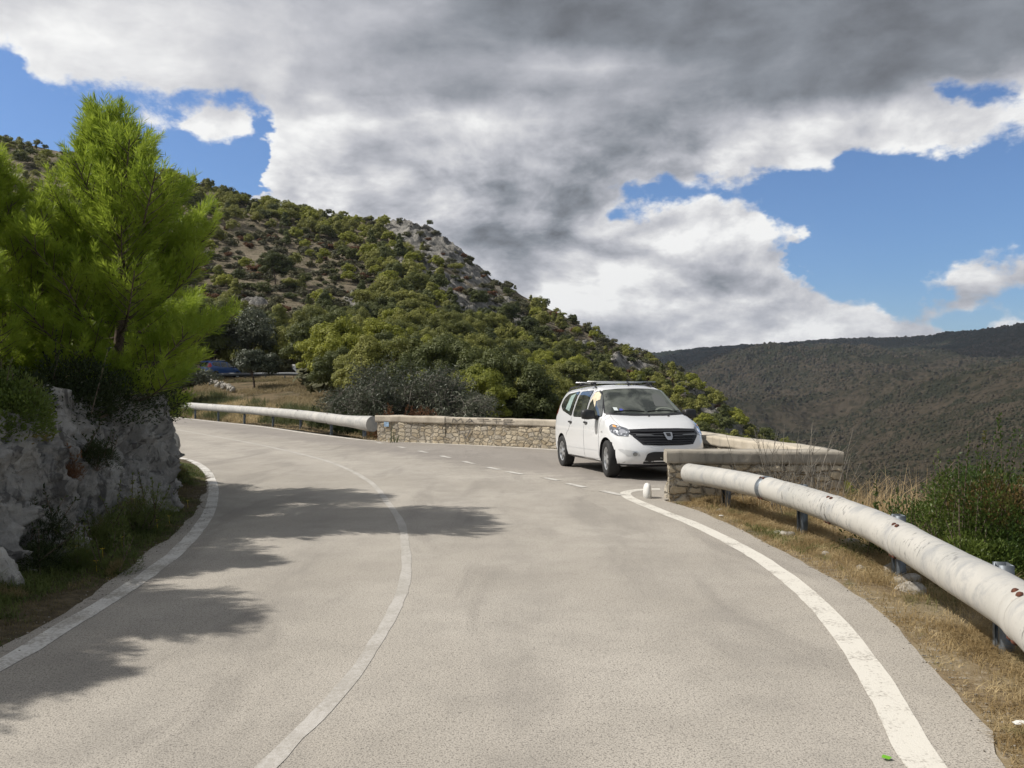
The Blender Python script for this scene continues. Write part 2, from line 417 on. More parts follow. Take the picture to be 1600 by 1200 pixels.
# limestone
def stone(name, a, b_, c3, sc_=1.0, stain=(.06, .06, .055)):
    m, k, bs = mat(name); p = k.geo()
    v = k.vmath('MULTIPLY', p, (1, 1, .55))
    n = k.noise(v, 1.7 * sc_, 8, .68, .4); n2 = k.noise(p, 9 * sc_, 7, .7); n3 = k.noise(v, 4.5 * sc_, 6, .65, 1.0)
    c = k.mix(k.step(n, .36, .62), a, b_)
    c = k.mix(k.math('MULTIPLY', k.step(n2, .45, .7), .6), c, c3)
    c = k.mix(k.math('MULTIPLY', k.step(n3, .50, .62), .8), c, stain)
    k.put(bs.inputs['Base Color'], c); bs.inputs['Roughness'].default_value = .92
    bs.inputs['Specular IOR Level'].default_value = .2
    bump(k, bs, k.math('ADD', n2, n3), .9, .05 / sc_); return m
M_ROCK = stone('limestone', (.23, .22, .205), (.37, .355, .325), (.46, .44, .405), 1.0, (.075, .072, .068))
M_LOOSE = stone('loose_limestone', (.45, .42, .38), (.60, .57, .52), (.66, .63, .58), 3.0, (.22, .20, .17))

# rubble masonry: irregular limestone blocks in grey mortar, rows warped
def masonry(name, mortar_lo=.0, blue=False, tint=1.0):
    m, k, bs = mat(name); p = k.obj()
    wv = k.vmath('ADD', p, k.vmath('SCALE', k.vmath('SUBTRACT', k.noise(p, 6, 4, .65, col=True), (.5, .5, .5)), .15))
    v = k.vmath('MULTIPLY', wv, (4.6, 4.6, 8.8))
    e = k.voro(v, 1.0, 'DISTANCE_TO_EDGE', rnd=.5); idc = k.voro(v, 1.0, 'F1', 1, rnd=.5)
    hsv = k.new('ShaderNodeSeparateColor'); k.put(hsv.inputs[0], idc)
    fine = k.noise(p, 30, 6, .7)
    c = k.mix(hsv.outputs[0], tuple(x * tint for x in (.40, .32, .21)), tuple(x * tint for x in (.58, .50, .37)))
    c = k.mix(k.math('MULTIPLY', k.step(hsv.outputs[1], .6, .9), .7), c, (.38, .35, .30))
    c = k.mix(k.math('MULTIPLY', k.step(fine, .4, .7), .4), c, (.62, .56, .45))
    mo = k.step(k.math('ADD', e, k.math('MULTIPLY', k.math('SUBTRACT', k.noise(p, 18, 4, .7), .5), .16)), .06 + mortar_lo, .0 + mortar_lo)
    dk = k.noise(p, 2.2, 4, .6)
    c = k.mix(mo, c, k.mix(k.step(dk, .4, .6), (.36, .32, .26), (.20, .18, .145)))
    k.put(bs.inputs['Base Color'], c); bs.inputs['Roughness'].default_value = .92
    h = k.math('ADD', k.step(e, .0, .16), k.math('MULTIPLY', fine, .35)); bump(k, bs, h, 1.0, .045)
    return m
M_RUBBLE = masonry('rubble_masonry')
M_RUBBLE_MORTAR = masonry('mortared_rubble_masonry', .02)
def concrete(name, a, b_, stain):
    m, k, bs = mat(name); p = k.obj()
    n = k.noise(p, 1.6, 7, .65); n2 = k.noise(p, 25, 6, .7); n3 = k.noise(k.vmath('MULTIPLY', p, (2.2, 2.2, .7)), 2.0, 6, .7, .8)
    c = k.mix(k.step(n, .35, .65), a, b_)
    c = k.mix(k.math('MULTIPLY', k.step(n3, .50, .70), .6), c, stain)
    c = k.mix(k.math('MULTIPLY', k.step(n2, .6, .75), .4), c, tuple(x * .6 for x in a))
    k.put(bs.inputs['Base Color'], c); bs.inputs['Roughness'].default_value = .9
    bump(k, bs, n2, .5, .01); return m
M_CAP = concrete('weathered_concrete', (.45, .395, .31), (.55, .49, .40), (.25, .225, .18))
M_CAPD = concrete('dark_concrete', (.30, .27, .22), (.40, .36, .30), (.13, .12, .10))  # darker concrete for the near wall's coping
# white painted steel guardrail tube: scuffs, chips, zinc showing through
M_TUBE, k, bs = mat('chipped_white_steel')
p = k.geo()
v = k.vmath('MULTIPLY', k.obj(), (1, 1, 1))
s1 = k.noise(k.vmath('MULTIPLY', p, (1.6, 2.6, 1.6)), 1.7, 9, .74, .5)
s2 = k.noise(k.vmath('MULTIPLY', p, (7, 13, 5)), 2.2, 6, .7, .4); s3 = k.noise(p, 1.5, 3)
c = k.mix(k.step(s3, .3, .7), (.42, .41, .38), (.52, .50, .46))
c = k.mix(k.math('MULTIPLY', k.step(s1, .47, .66), .75), c, (.30, .305, .31))
c = k.mix(k.math('MULTIPLY', k.step(s2, .55, .63), k.step(k.noise(p, .9, 3), .42, .58)), c, (.19, .185, .175))
c = k.mix(k.math('MULTIPLY', k.step(k.noise(p, 55, 4, .7), .60, .70), .5), c, (.33, .31, .28))
k.put(bs.inputs['Base Color'], c); bs.inputs['Roughness'].default_value = .55
bump(k, bs, s1, .25, .01)
M_GALV = plain('galvanised_steel', (.17, .19, .21), .5, .55, var=.3, scale=14)
M_RUST = plain('rust', (.10, .035, .02), .9, var=.4, scale=40)
M_RUSTPALE = plain('rust_run', (.42, .27, .18), .8, var=.3, scale=30)
M_WHITE = plain('whitewashed_stone', (.72, .71, .68), .8, var=.08)
M_BARK = stone('bark', (.11, .08, .06), (.17, .13, .10), (.22, .18, .14), 4.0, (.04, .03, .025))
M_BARKP = plain('pale_bark', (.27, .24, .20), .9, var=.3, scale=20)
M_TWIG = plain('dry_grey_twigs', (.205, .185, .155), .9, var=.35, scale=6)

# ================================================================ THE SITE
# centre lines of the painted lines and the edges of the asphalt, in metres on the ground
LEFT_EDGE = [(-5.6, -6), (-4.5, -3), (-3.7, 0), (-3.3, 2.5), (-3.2, 4.9), (-3.3, 6.13), (-3.44, 6.95), (-3.66, 8.13), (-3.95, 9.46), (-4.35, 10.9),
             (-5.25, 13.5), (-6.75, 16.8), (-9.3, 20.5), (-13, 24.8), (-18.5, 31), (-26, 41), (-36, 56)]
RIGHT_EDGE = [(-1.2, -6), (0.2, -3), (1.15, 0), (1.75, 2.1), (2.1, 3.36), (2.23, 3.7), (2.38, 4.23), (2.5, 4.9), (2.67, 5.8), (2.73, 6.8), (2.68, 8.1), (2.56, 9.84), (2.38, 10.9), (2.2, 11.5)]
# inner foot of the parapet, from the near end round the lay-by to the far end
PARAPET = [(4.25, 12.0), (4.35, 12.6), (4.05, 14.2), (3.72, 16.0), (3.35, 18.0), (2.6, 20.1), (1.15, 21.5), (-.8, 22.9), (-2.6, 23.95), (-4.25, 24.75)]
FAR_EDGE = [(-4.6, 25.2), (-5.6, 26.8), (-8.2, 30.7), (-11.4, 35.7), (-15.7, 41.4), (-21.9, 50), (-30, 62)]

left_e = resample(LEFT_EDGE, .12); right_e = resample(RIGHT_EDGE, .12); far_e = resample(FAR_EDGE, .4)
rng = np.random.default_rng(7)
def wobble(poly, amp, sc_, seed):
    t = np.gradient(poly, axis=0); n = np.stack([-t[:, 1], t[:, 0]], 1); n /= np.linalg.norm(n, axis=1)[:, None]
    q = np.c_[poly, np.zeros(len(poly))]
    return poly + n * (fbm(q, sc_, 4, seed, .6) * amp)[:, None]
left_b = wobble(left_e, .07, 2.6, 3); right_b = wobble(right_e, .055, 3.2, 5)
par = resample(PARAPET, .3)
def RZ(x, y):
    """asphalt height: a shallow dip where the van's rear wheels stand"""
    return -.085 * np.exp(-((x - 1.9) ** 2 + (y - 18.0) ** 2) / (2 * 1.7 ** 2))

road_poly = np.vstack([left_b, far_e[::-1], par[::-1] + np.array([.1, .1]), [(4.2, 11.9), (2.5, 11.7)], right_b[::-1]])
def fill(poly, step, zf, z0=0.0):
    poly = np.asarray(poly, float)
    mn, mx_ = poly.min(0), poly.max(0)
    xs = np.arange(mn[0], mx_[0], step); ys = np.arange(mn[1], mx_[1], step)
    g = np.stack(np.meshgrid(xs, ys), -1).reshape(-1, 2)
    inside = np.zeros(len(g), bool)
    a = poly; b_ = np.roll(poly, -1, 0)
    for (x1, y1), (x2, y2) in zip(a, b_):
        c = ((y1 > g[:, 1]) != (y2 > g[:, 1])) & (g[:, 0] < (x2 - x1) * (g[:, 1] - y1) / (y2 - y1 + 1e-12) + x1)
        inside ^= c
    g = g[inside]
    pts = [Vector(q) for q in np.vstack([poly, g])]
    n = len(poly)
    v, e, f, *_ = delaunay_2d_cdt(pts, [(i, (i + 1) % n) for i in range(n)], [list(range(n))], 1, 1e-5)
    V = np.array([(q[0], q[1], 0) for q in v]); V[:, 2] = zf(V[:, 0], V[:, 1]) + z0
    me = bpy.data.meshes.new('sheet'); me.from_pydata(V.tolist(), [], [list(x) for x in f]); me.update()
    if len(me.polygons) and me.polygons[0].normal.z < 0: me.flip_normals()
    return me
road_me = fill(road_poly, .35, RZ)
_v = np.empty(len(road_me.vertices) * 3); road_me.vertices.foreach_get('co', _v); _v = _v.reshape(-1, 3)
CL = [(-4.2, -6), (-1.9, -2), (-1.35, 1.4), (-1.04, 3.36), (-.87, 5.0), (-.88, 6.35), (-1.1, 8.1), (-1.74, 11.1), (-2.5, 13.8), (-3.7, 16.8), (-5.2, 19.6), (-8.4, 24.6), (-13.8, 32.3), (-24, 48)]
attr(road_me, 'lat', pl_dist(_v[:, :2], resample(CL, .5))[0])
road = tag(link('road', road_me, M_ROAD, smooth=True), kind='structure')

def strip(path, wid, m, name, z=.003, step=.1, fray=.012, seed=1):
    p = resample(path, step) if len(path) > 2 else np.linspace(path[0], path[1], 8)
    t = np.gradient(p, axis=0); n = np.stack([-t[:, 1], t[:, 0]], 1); n /= np.linalg.norm(n, axis=1)[:, None]
    q = np.c_[p, np.zeros(len(p))]
    wl = wid / 2 + fbm(q, 5, 3, seed) * fray; wr = wid / 2 + fbm(q + 50, 5, 3, seed) * fray
    cols = [p + n * wl[:, None], p, p - n * wr[:, None]]
    V = np.stack(cols, 1).reshape(-1, 2)
    V = np.c_[V, RZ(V[:, 0], V[:, 1]) + z]
    return V, gridmesh(None, len(p), 3)
def marking(name, paths, wid, m, z=.003, **kw):
    a = Acc()
    for pth in paths:
        a.add(*strip(pth, wid, m, name, z, **kw))
    o = a.build(name, m); me = o.data
    if me.polygons[0].normal.z < 0: me.flip_normals()
    return tag(o, kind='structure')
left_line = [(-4.9, -5), (-3.9, -2), (-3.25, 1), (-3.02, 3), (-2.98, 4.59), (-3.02, 5.19), (-3.07, 5.95), (-3.17, 6.86), (-3.36, 8.0), (-3.83, 9.84), (-4.48, 11.8), (-5.3, 13.9), (-6.4, 16.3), (-7.6, 18.3), (-10, 21.3), (-14, 26), (-20, 33)]
right_line = [(-1.2, -5), (.2, -2), (1.15, .8), (1.6, 2.4), (1.77, 3.41), (1.87, 3.79), (2.02, 4.39), (2.2, 5.28), (2.32, 6.25), (2.36, 7.2), (2.33, 8.0), (2.27, 8.67), (2.16, 9.5), (1.98, 10.36), (1.86, 11.0), (1.76, 11.6), (1.74, 12.0), (1.80, 12.35), (1.98, 12.6), (2.25, 12.75), (2.4, 12.75)]
centre_line = [(-1.9, -2), (-1.35, 1.4), (-1.04, 3.36), (-.9, 4.3), (-.86, 5.3), (-.86, 5.8), (-.88, 6.35), (-.95, 7.1), (-1.1, 8.1), (-1.32, 9.4), (-1.74, 11.1), (-2.5, 13.8), (-3.7, 16.8), (-5.2, 19.6), (-8.4, 24.6), (-13.8, 32.3), (-19, 40)]
far_line = [(1.6, 21.0), (.4, 21.9), (-1.5, 23.2), (-3.4, 24.35), (-4.35, 24.95), (-5.5, 26.3), (-8.1, 30.1), (-11.3, 35.1), (-15.5, 40.6), (-21.6, 49.2), (-29, 60.5)]
marking('road_marking_left_edge', [left_line], .15, M_LINE_OLD, seed=2)
marking('road_marking_right_edge', [right_line], .17, M_LINE, seed=3)
marking('road_marking_far_edge', [far_line], .14, M_LINE, seed=4)
marking('road_marking_centre', [centre_line], .09, M_LINE_GHOST, z=.0025, fray=.012, seed=5)
dash_px = [(592, 692), (627, 699), (661, 706), (696, 713.5), (732, 721.6), (771, 730.5), (804, 738), (860, 748), (900, 758.5), (956, 770.5)]
dc = np.array([G(x, y)[:2] for x, y in dash_px]); dt = np.gradient(dc, axis=0); dt /= np.linalg.norm(dt, axis=1)[:, None]
marking('road_marking_dashes', [[c - t_ * .30, c + t_ * .30] for c, t_ in zip(dc, dt)], .13, paint('faded_road_paint', (.58, .56, .52), .34, .60), z=.006, seed=6)

# ---- near ground sheet: verges, bank, drop behind the rail
near_right = np.vstack([right_e, [(4.2, 11.4), (4.9, 11.6), (5.1, 12.4), (4.8, 14.4), (4.4, 16.3), (4.0, 18.4), (3.1, 20.8), (1.5, 22.2), (-2.3, 24.6), (-4.2, 25.6)], far_e])
def HN(x, y):
    x = np.asarray(x, float); y = np.asarray(y, float); XY = np.stack([x, y], 1); q = np.c_[XY, np.zeros(len(x))]
    dl, _ = pl_dist(XY, left_e[::6]); dr, _ = pl_dist(XY, near_right[::3])
    L = -dl; D = dr
    z = np.full(len(x), -.045) + RZ(x, y)
    n = fbm(q, .9, 4, 11)
    # bank on the left: verge 0.9 m, then up behind the rock face
    zl = np.where(L < 1.35, .0 + np.clip(L, 0, 1.35) * .10, .135 + np.clip((L - 1.35) / .75, 0, 1) ** .8 * 1.36 + np.clip(L - 2.1, 0, 30) * .28) + n * .05
    zl = np.where(L > 2, zl + fbm(q, .25, 3, 21) * .25, zl)
    z = np.where(L > 0, np.maximum(zl, -.008), np.where(L > -.30, -.008, z))
    # right: rough verge 1.6 m wide, then the drop
    wv = np.where(y < 11.3, 1.5, .3)
    zr = np.where(D < wv, -.004 - .10 * np.clip(D-.15, 0, 2) + n * .05 * np.clip(D * 2, 0, 1), -.012 - .10 * wv - (D - wv) * .62 + n * .22 * np.clip(D - wv, 0, 2))
    z = np.where(D > .0, np.minimum(zr, -.006), np.where(D > -.30, -.008 + RZ(x, y), z))
    return z
xs = np.arange(-20, 16.01, .16); ys = np.arange(-5.5, 27, .16)
gx, gy = np.meshgrid(xs, ys, indexing='ij')
z = HN(gx.ravel(), gy.ravel())
g_me = arrmesh('ground', np.c_[gx.ravel(), gy.ravel(), z], gridmesh(None, len(xs), len(ys)))
if g_me.polygons[0].normal.z < 0: g_me.flip_normals()
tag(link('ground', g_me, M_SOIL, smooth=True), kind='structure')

# ---- the mountain behind: one row of (distance, photo row) per column of the photo, read from the picture
HILL = {
 -900: [(70, 640), (80, 600), (95, 585), (120, 540), (160, 450), (210, 340), (260, 240), (310, 160), (360, 100)],
 -300: [(62, 640), (75, 600), (90, 585), (120, 550), (160, 480), (210, 390), (260, 300), (310, 225), (360, 160)],
 0:    [(58, 640), (70, 602), (85, 590), (115, 560), (160, 495), (210, 415), (260, 335), (300, 265), (345, 216)],
 240:  [(56, 646), (66, 615), (76, 594), (100, 578), (140, 520), (195, 440), (250, 365), (290, 310), (335, 270)],
 330:  [(46, 660), (60, 622), (74, 592), (100, 578), (140, 520), (195, 447), (250, 378), (290, 330), (335, 292)],
 400:  [(38, 664), (55, 626), (74, 590), (100, 576), (140, 520), (195, 454), (250, 390), (290, 348), (332, 316)],
 480:  [(31, 674), (50, 632), (72, 591), (100, 575), (140, 524), (195, 466), (250, 402), (290, 362), (330, 332)],
 560:  [(27.5, 685), (46, 645), (66, 612), (100, 580), (140, 535), (190, 480), (240, 420), (280, 380), (325, 346)],
 640:  [(27.5, 700), (42, 668), (60, 640), (95, 595), (135, 550), (180, 500), (220, 440), (258, 392), (300, 350)],
 700:  [(27, 715), (42, 680), (60, 655), (95, 610), (135, 565), (180, 520), (215, 465), (250, 415), (285, 378)],
 760:  [(26, 740), (42, 700), (62, 670), (95, 628), (135, 585), (178, 535), (212, 500), (245, 465), (275, 436)],
 850:  [(25, 800), (42, 750), (65, 705), (95, 660), (135, 615), (178, 570), (210, 535), (238, 505), (265, 478)],
 960:  [(24, 900), (42, 830), (68, 765), (98, 710), (135, 665), (175, 625), (205, 590), (230, 562), (255, 535)],
 1060: [(22, 1050), (42, 930), (70, 830), (100, 760), (135, 710), (170, 670), (198, 632), (220, 602), (242, 580)],
 1120: [(22, 1200), (42, 1000), (70, 880), (100, 800), (135, 750), (165, 712), (190, 680), (212, 652), (232, 630)],
 1180: [(22, 1400), (42, 1100), (70, 950), (100, 850), (130, 800), (160, 760), (183, 728), (204, 700), (222, 675)],
 1250: [(22, 1600), (42, 1250), (70, 1030), (100, 910), (128, 850), (155, 810), (176, 775), (195, 745), (212, 712)],
 1350: [(22, 1900), (42, 1400), (70, 1130), (98, 1000), (124, 930), (148, 880), (168, 840), (185, 805), (200, 778)],
 1600: [(22, 2600), (42, 1900), (68, 1500), (92, 1300), (115, 1180), (135, 1100), (150, 1050), (165, 1010), (180, 980)],
}
hx = np.array(sorted(HILL)); HT = np.array([HILL[x] for x in hx], float)         # (ncol, 9, 2)
NU, NV = 700, 340
us = np.concatenate([np.linspace(-900, 120, 90), np.linspace(124, 1320, 540), np.linspace(1330, 1600, 70)]); ts = np.linspace(0, 8, NV)
def crom(tab, t):
    i = np.clip(np.floor(t).astype(int), 0, tab.shape[-1] - 2); f = t - i
    g = lambda j: tab[..., np.clip(j, 0, tab.shape[-1] - 1)]
    a, b_, c, d = g(i - 1), g(i), g(i + 1), g(i + 2)
    return .5 * (2 * b_ + (c - a) * f + (2 * a - 5 * b_ + 4 * c - d) * f ** 2 + (3 * b_ - a - 3 * c + d) * f ** 3)
def hill_pt(u, t):
    """point of the smooth hillside for photo column u and row parameter t (arrays)"""
    u = np.asarray(u, float); t = np.asarray(t, float)
    # smooth across columns
    Zc = np.stack([np.interp(u, hx, HT[:, k, 0]) for k in range(9)], -1)
    ysm = np.stack([np.mean([np.interp(u + o, hx, HT[:, k, 1]) for o in (-24, -8, 8, 24)], 0) for k in range(9)], -1)
    ii = np.arange(len(u)); i = np.clip(np.floor(t).astype(int), 0, 7); f = t - i
    def cr(T):
        g = lambda j: T[ii, np.clip(j, 0, 8)]
        a, b_, c, d = g(i - 1), g(i), g(i + 1), g(i + 2)
        return .5 * (2 * b_ + (c - a) * f + (2 * a - 5 * b_ + 4 * c - d) * f ** 2 + (3 * b_ - a - 3 * c + d) * f ** 3)
    Z = cr(Zc); y = cr(ysm)
    return np.stack([(u - 800) / FPX * Z, Z, EYE - (y - HOR) / FPX * Z], 1), y
def blob(u, y, cx, cy, rx, ry, rot=0):
    c, s_ = math.cos(R(rot)), math.sin(R(rot)); a = u - cx; b_ = y - cy
    X = (a * c + b_ * s_) / rx; Y = (b_ * c - a * s_) / ry
    return np.clip(1.35 - np.sqrt(X * X + Y * Y), 0, 1)
# cliffs and outcrops of bare limestone
def rockmask(u, y):
    m = 0
    for b_ in [(665, 375, 105, 26, 28), (735, 420, 45, 22, 45), (775, 492, 38, 58, -60), (720, 480, 50, 22, 10), (650, 415, 45, 22, 30), (545, 490, 40, 16, 10), (470, 502, 60, 6, 3),
               (965, 572, 70, 8, 4), (1080, 610, 40, 14, 35), (1130, 660, 60, 14, 40), (630, 505, 20, 10, 0), (905, 540, 30, 6, 0), (560,470,25,8,0), (380,475,50,5,0), (690,440,50,14,20)]:
        m = np.maximum(m, blob(u, y, *b_))
    return m
uu, tt = np.meshgrid(us, ts, indexing='ij'); uu = uu.ravel(); tt = tt.ravel()
Pm, yy = hill_pt(uu, tt)
rm = rockmask(uu, yy)
n_big = fbm(Pm, 1 / 22, 4, 31); n_fine = fbm(Pm, 1 / 5.0, 4, 37); n_r = fbm(Pm * np.array([1, 1, .35]), 1 / 7.0, 5, 41, .6, ridged=True)
amp = np.clip((Pm[:, 1] - 60) / 80, .0, 1) * np.clip((8.0 - tt) / .5, .12, 1)
rk = np.clip(rm + n_fine * .45 - .15, 0, 1) * (rm > 0)
terr = np.abs(((Pm[:, 2] + n_big * 3) / 4.2) % 1 - .5)       # old terraces
Pm[:, 2] += amp * (n_big * 1.4 + n_fine * .45 + (terr - .25) * .8 * (1 - rk)) + rk * n_r * 4.2 * np.clip((Pm[:, 1] - 60) / 80, 0, 1)
Pm[:, 1] += rk * fbm(Pm, 1 / 4.0, 4, 43) * 4.5
near_n = 1 - np.clip((Pm[:, 1] - 60) / 60, 0, 1)
Pm[:, 2] += near_n * fbm(Pm, 1 / 3.0, 4, 47) * .10
last = Pm.reshape(NU, NV, 3)[:, -1]
back1 = last + np.array([0, 30, -6]); back1[:, 0] *= 1.03; back2 = last + np.array([0, 120, -40]); back3 = last + np.array([0, 320, -150])
Pg = np.concatenate([Pm.reshape(NU, NV, 3), back1[:, None], back2[:, None], back3[:, None]], 1)
h_me = arrmesh('hillside', Pg.reshape(-1, 3), gridmesh(None, NU, NV + 3))
if h_me.polygons[0].normal.z < 0: h_me.flip_normals()
rk2 = np.concatenate([rk.reshape(NU, NV), np.repeat(rk.reshape(NU, NV)[:, -1:] * .5, 3, 1)], 1)
attr(h_me, 'rock', rk2.ravel())
M_HILL, k, bs = mat('dry_hillside')
p = k.geo(); an = k.new('ShaderNodeAttribute', attribute_name='rock').outputs['Fac']
n1_ = k.noise(p, .07, 5, .6); n2_ = k.noise(p, .5, 7, .7); n3_ = k.noise(p, 1.8, 6, .7)
c = k.mix(k.step(n1_, .35, .65), (.175, .145, .10), (.25, .21, .15))
c = k.mix(k.math('MULTIPLY', k.step(n2_, .48, .62), .8), c, (.085, .082, .045))
c = k.mix(k.math('MULTIPLY', k.step(n3_, .55, .68), .7), c, (.25, .225, .185))
sy = k.new('ShaderNodeSeparateXYZ'); k.put(sy.inputs[0], p)
nearf = k.step(sy.outputs[1], 95, 60)          # golden cut grass on the bank below the upper road
c = k.mix(k.math('MULTIPLY', nearf, k.step(n2_, .72, .38)), c, (.24, .18, .105))
rc = k.mix(k.step(k.noise(k.vmath('MULTIPLY', p, (1, 1, .4)), .35, 8, .75, .8), .38, .6), (.12, .115, .105), (.32, .305, .275))
rc = k.mix(k.step(n3_, .55, .7), rc, (.38, .36, .325))
c = k.mix(k.step(an, .15, .45), c, rc)
k.put(bs.inputs['Base Color'], c); bs.inputs['Roughness'].default_value = .95; bs.inputs['Specular IOR Level'].default_value = .1
bump(k, bs, k.math('ADD', n3_, n2_), 1.0, .6)
tag(link('hillside', h_me, M_HILL, smooth=True), kind='structure')
from mathutils.bvhtree import BVHTree as _B
hill_bvh = _B.FromPolygons([tuple(v) for v in Pg.reshape(-1, 3)], gridmesh(None, NU, NV + 3).tolist())
def drop(x, y, top=500):
    h = hill_bvh.ray_cast(Vector((x, y, top)), Vector((0, 0, -1)))
    return h[0].z if h[0] is not None else None

# ---- far hills across the valley
FAR = {
 500:  [(230, 1200), (420, 900), (650, 800), (900, 740), (1150, 700), (1500, 670), (1900, 655), (2400, 620), (3000, 585), (3700, 575)],
 1000: [(230, 1100), (420, 880), (650, 800), (900, 745), (1150, 705), (1500, 660), (1900, 630), (2300, 608), (2900, 590), (3500, 556)],
 1060: [(230, 1080), (420, 880), (650, 800), (900, 745), (1150, 700), (1500, 655), (1900, 622), (2300, 600), (2900, 585), (3500, 549)],
 1120: [(230, 1060), (420, 880), (650, 800), (900, 745), (1150, 690), (1500, 645), (1900, 600), (2250, 580), (2900, 572), (3500, 543)],
 1200: [(230, 1050), (420, 870), (650, 800), (900, 750), (1150, 705), (1500, 650), (1900, 590), (2250, 566), (2900, 568), (3500, 540)],
 1260: [(230, 1040), (420, 870), (650, 800), (900, 752), (1150, 712), (1500, 640), (1900, 588), (2250, 560), (2900, 566), (3400, 533)],
 1320: [(230, 1040), (420, 865), (650, 795), (900, 748), (1150, 700), (1450, 632), (1850, 592), (2200, 566), (2700, 560), (3300, 530)],
 1400: [(230, 1040), (420, 860), (650, 785), (850, 735), (1050, 680), (1350, 622), (1800, 594), (2150, 572), (2600, 556), (3200, 531)],
 1500: [(230, 1030), (420, 850), (620, 770), (800, 712), (1000, 655), (1300, 610), (1700, 592), (2100, 570), (2500, 546), (3000, 523)],
 1600: [(230, 1020), (400, 840), (580, 755), (760, 690), (950, 630), (1250, 596), (1650, 588), (2000, 566), (2350, 535), (2800, 514)],
 1900: [(230, 1000), (380, 830), (540, 730), (700, 650), (900, 590), (1200, 570), (1600, 560), (1900, 540), (2200, 510), (2600, 490)],
 2800: [(230, 1000), (360, 820), (500, 700), (650, 620), (850, 560), (1100, 530), (1500, 510), (1800, 490), (2100, 470), (2400, 450)],
}
fx = np.array(sorted(FAR)); FT = np.array([FAR[x] for x in fx], float)
NU2, NV2 = 760, 430
u2, t2 = np.meshgrid(np.concatenate([np.linspace(500, 980, 60), np.linspace(984, 1660, 600), np.linspace(1670, 2800, 100)]), np.linspace(0, 9, NV2), indexing='ij'); u2 = u2.ravel(); t2 = t2.ravel()
Zc = np.stack([np.interp(u2, fx, FT[:, k_, 0]) for k_ in range(10)], -1)
Yc = np.stack([np.mean([np.interp(u2 + o, fx, FT[:, k_, 1]) for o in (-40, -20, 0, 20, 40)], 0) for k_ in range(10)], -1)
i_ = np.clip(np.floor(t2).astype(int), 0, 8); f_ = t2 - i_; ii = np.arange(len(u2))
def cr2(T):
    g = lambda j: T[ii, np.clip(j, 0, 9)]
    a, b_, c_, d = g(i_ - 1), g(i_), g(i_ + 1), g(i_ + 2)
    return .5 * (2 * b_ + (c_ - a) * f_ + (2 * a - 5 * b_ + 4 * c_ - d) * f_ ** 2 + (3 * b_ - a - 3 * c_ + d) * f_ ** 3)
Z2, Y2 = cr2(Zc), cr2(Yc)
Pf = np.stack([(u2 - 800) / FPX * Z2, Z2, EYE - (Y2 - HOR) / FPX * Z2], 1)
ftap = np.clip((9 - t2) / .8, .15, 1) * np.clip(Z2 / 1500, .2, 1.2)
Pf[:, 2] += ftap * (fbm(Pf, 1 / 420., 5, 51, .5, ridged=True) * 44 + fbm(Pf, 1 / 120., 4, 53, .6, ridged=True) * 17) + (fbm(Pf, 1 / 14., 3, 57, .7) * 4.5 + np.maximum(0, fbm(Pf, 1 / 9., 2, 58)) * 5) * np.clip(Z2 / 2000, .3, 1.2)
fl = Pf.reshape(NU2, NV2, 3)[:, -1]
b1_ = fl + np.array([0, 300, -60]); b2_ = fl + np.array([0, 1200, -420])
Pf = np.concatenate([Pf.reshape(NU2, NV2, 3), b1_[:, None], b2_[:, None]], 1)
f_me = arrmesh('far_hills', Pf.reshape(-1, 3), gridmesh(None, NU2, NV2 + 2))
if f_me.polygons[0].normal.z < 0: f_me.flip_normals()
M_FAR, k, bs = mat('maquis_covered_hills')
p = k.geo(); sy = k.new('ShaderNodeSeparateXYZ'); k.put(sy.inputs[0], p)
a1 = k.noise(p, .0045, 5, .6); a2 = k.noise(p, .03, 6, .65); d1 = k.voro(p, .085); d2 = k.noise(p, .12, 5, .75); a3 = k.noise(p, .012, 5, .6)
c = k.mix(k.step(a1, .36, .62), (.030, .034, .020), (.078, .064, .046))
c = k.mix(k.math('MULTIPLY', k.step(a2, .5, .68), .55), c, (.12, .094, .068))
c = k.mix(k.math('MULTIPLY', k.step(d1, .62, .25), .55), c, (.013, .017, .009))
c = k.mix(k.math('MULTIPLY', k.step(d2, .69, .76), k.step(a3, .48, .6)), c, (.30, .275, .24))
valley = k.math('MULTIPLY', k.step(sy.outputs[2], -70, -115), .75)
c = k.mix(valley, c, k.mix(k.step(a2, .4, .6), (.030, .040, .026), (.055, .062, .038)))
ridge_shade = k.step(k.math('ADD', sy.outputs[1], k.math('MULTIPLY', k.math('SUBTRACT', a1, .5), 1600)), 2050, 2500)  # far ridge darkened in its colour, standing in for cloud shadow
c = k.mix(k.math('MULTIPLY', ridge_shade, .92), k.mix(1.0, c, (.75, .75, .75), 'MULTIPLY'), (.018, .024, .017))
k.put(bs.inputs['Base Color'], c); bs.inputs['Roughness'].default_value = 1.0; bs.inputs['Specular IOR Level'].default_value = .0
bump(k, bs, k.math('ADD', d2, k.math('MULTIPLY', d1, -.8)), .6, 6.0)
tag(link('far_hills', f_me, M_FAR, smooth=True), kind='structure')
# valley floor out to the horizon
vf = Acc(); vx = np.linspace(-5000, 5500, 33)
gx2, gy2 = np.meshgrid(vx, np.linspace(-1500, 5600, 29), indexing='ij')
vf.add(np.c_[gx2.ravel(), gy2.ravel(), np.full(gx2.size, -190.0)], gridmesh(None, 33, 29))
vo = vf.build('valley_floor', M_FAR); 
if vo.data.polygons[0].normal.z < 0: vo.data.flip_normals()
tag(vo, kind='structure')

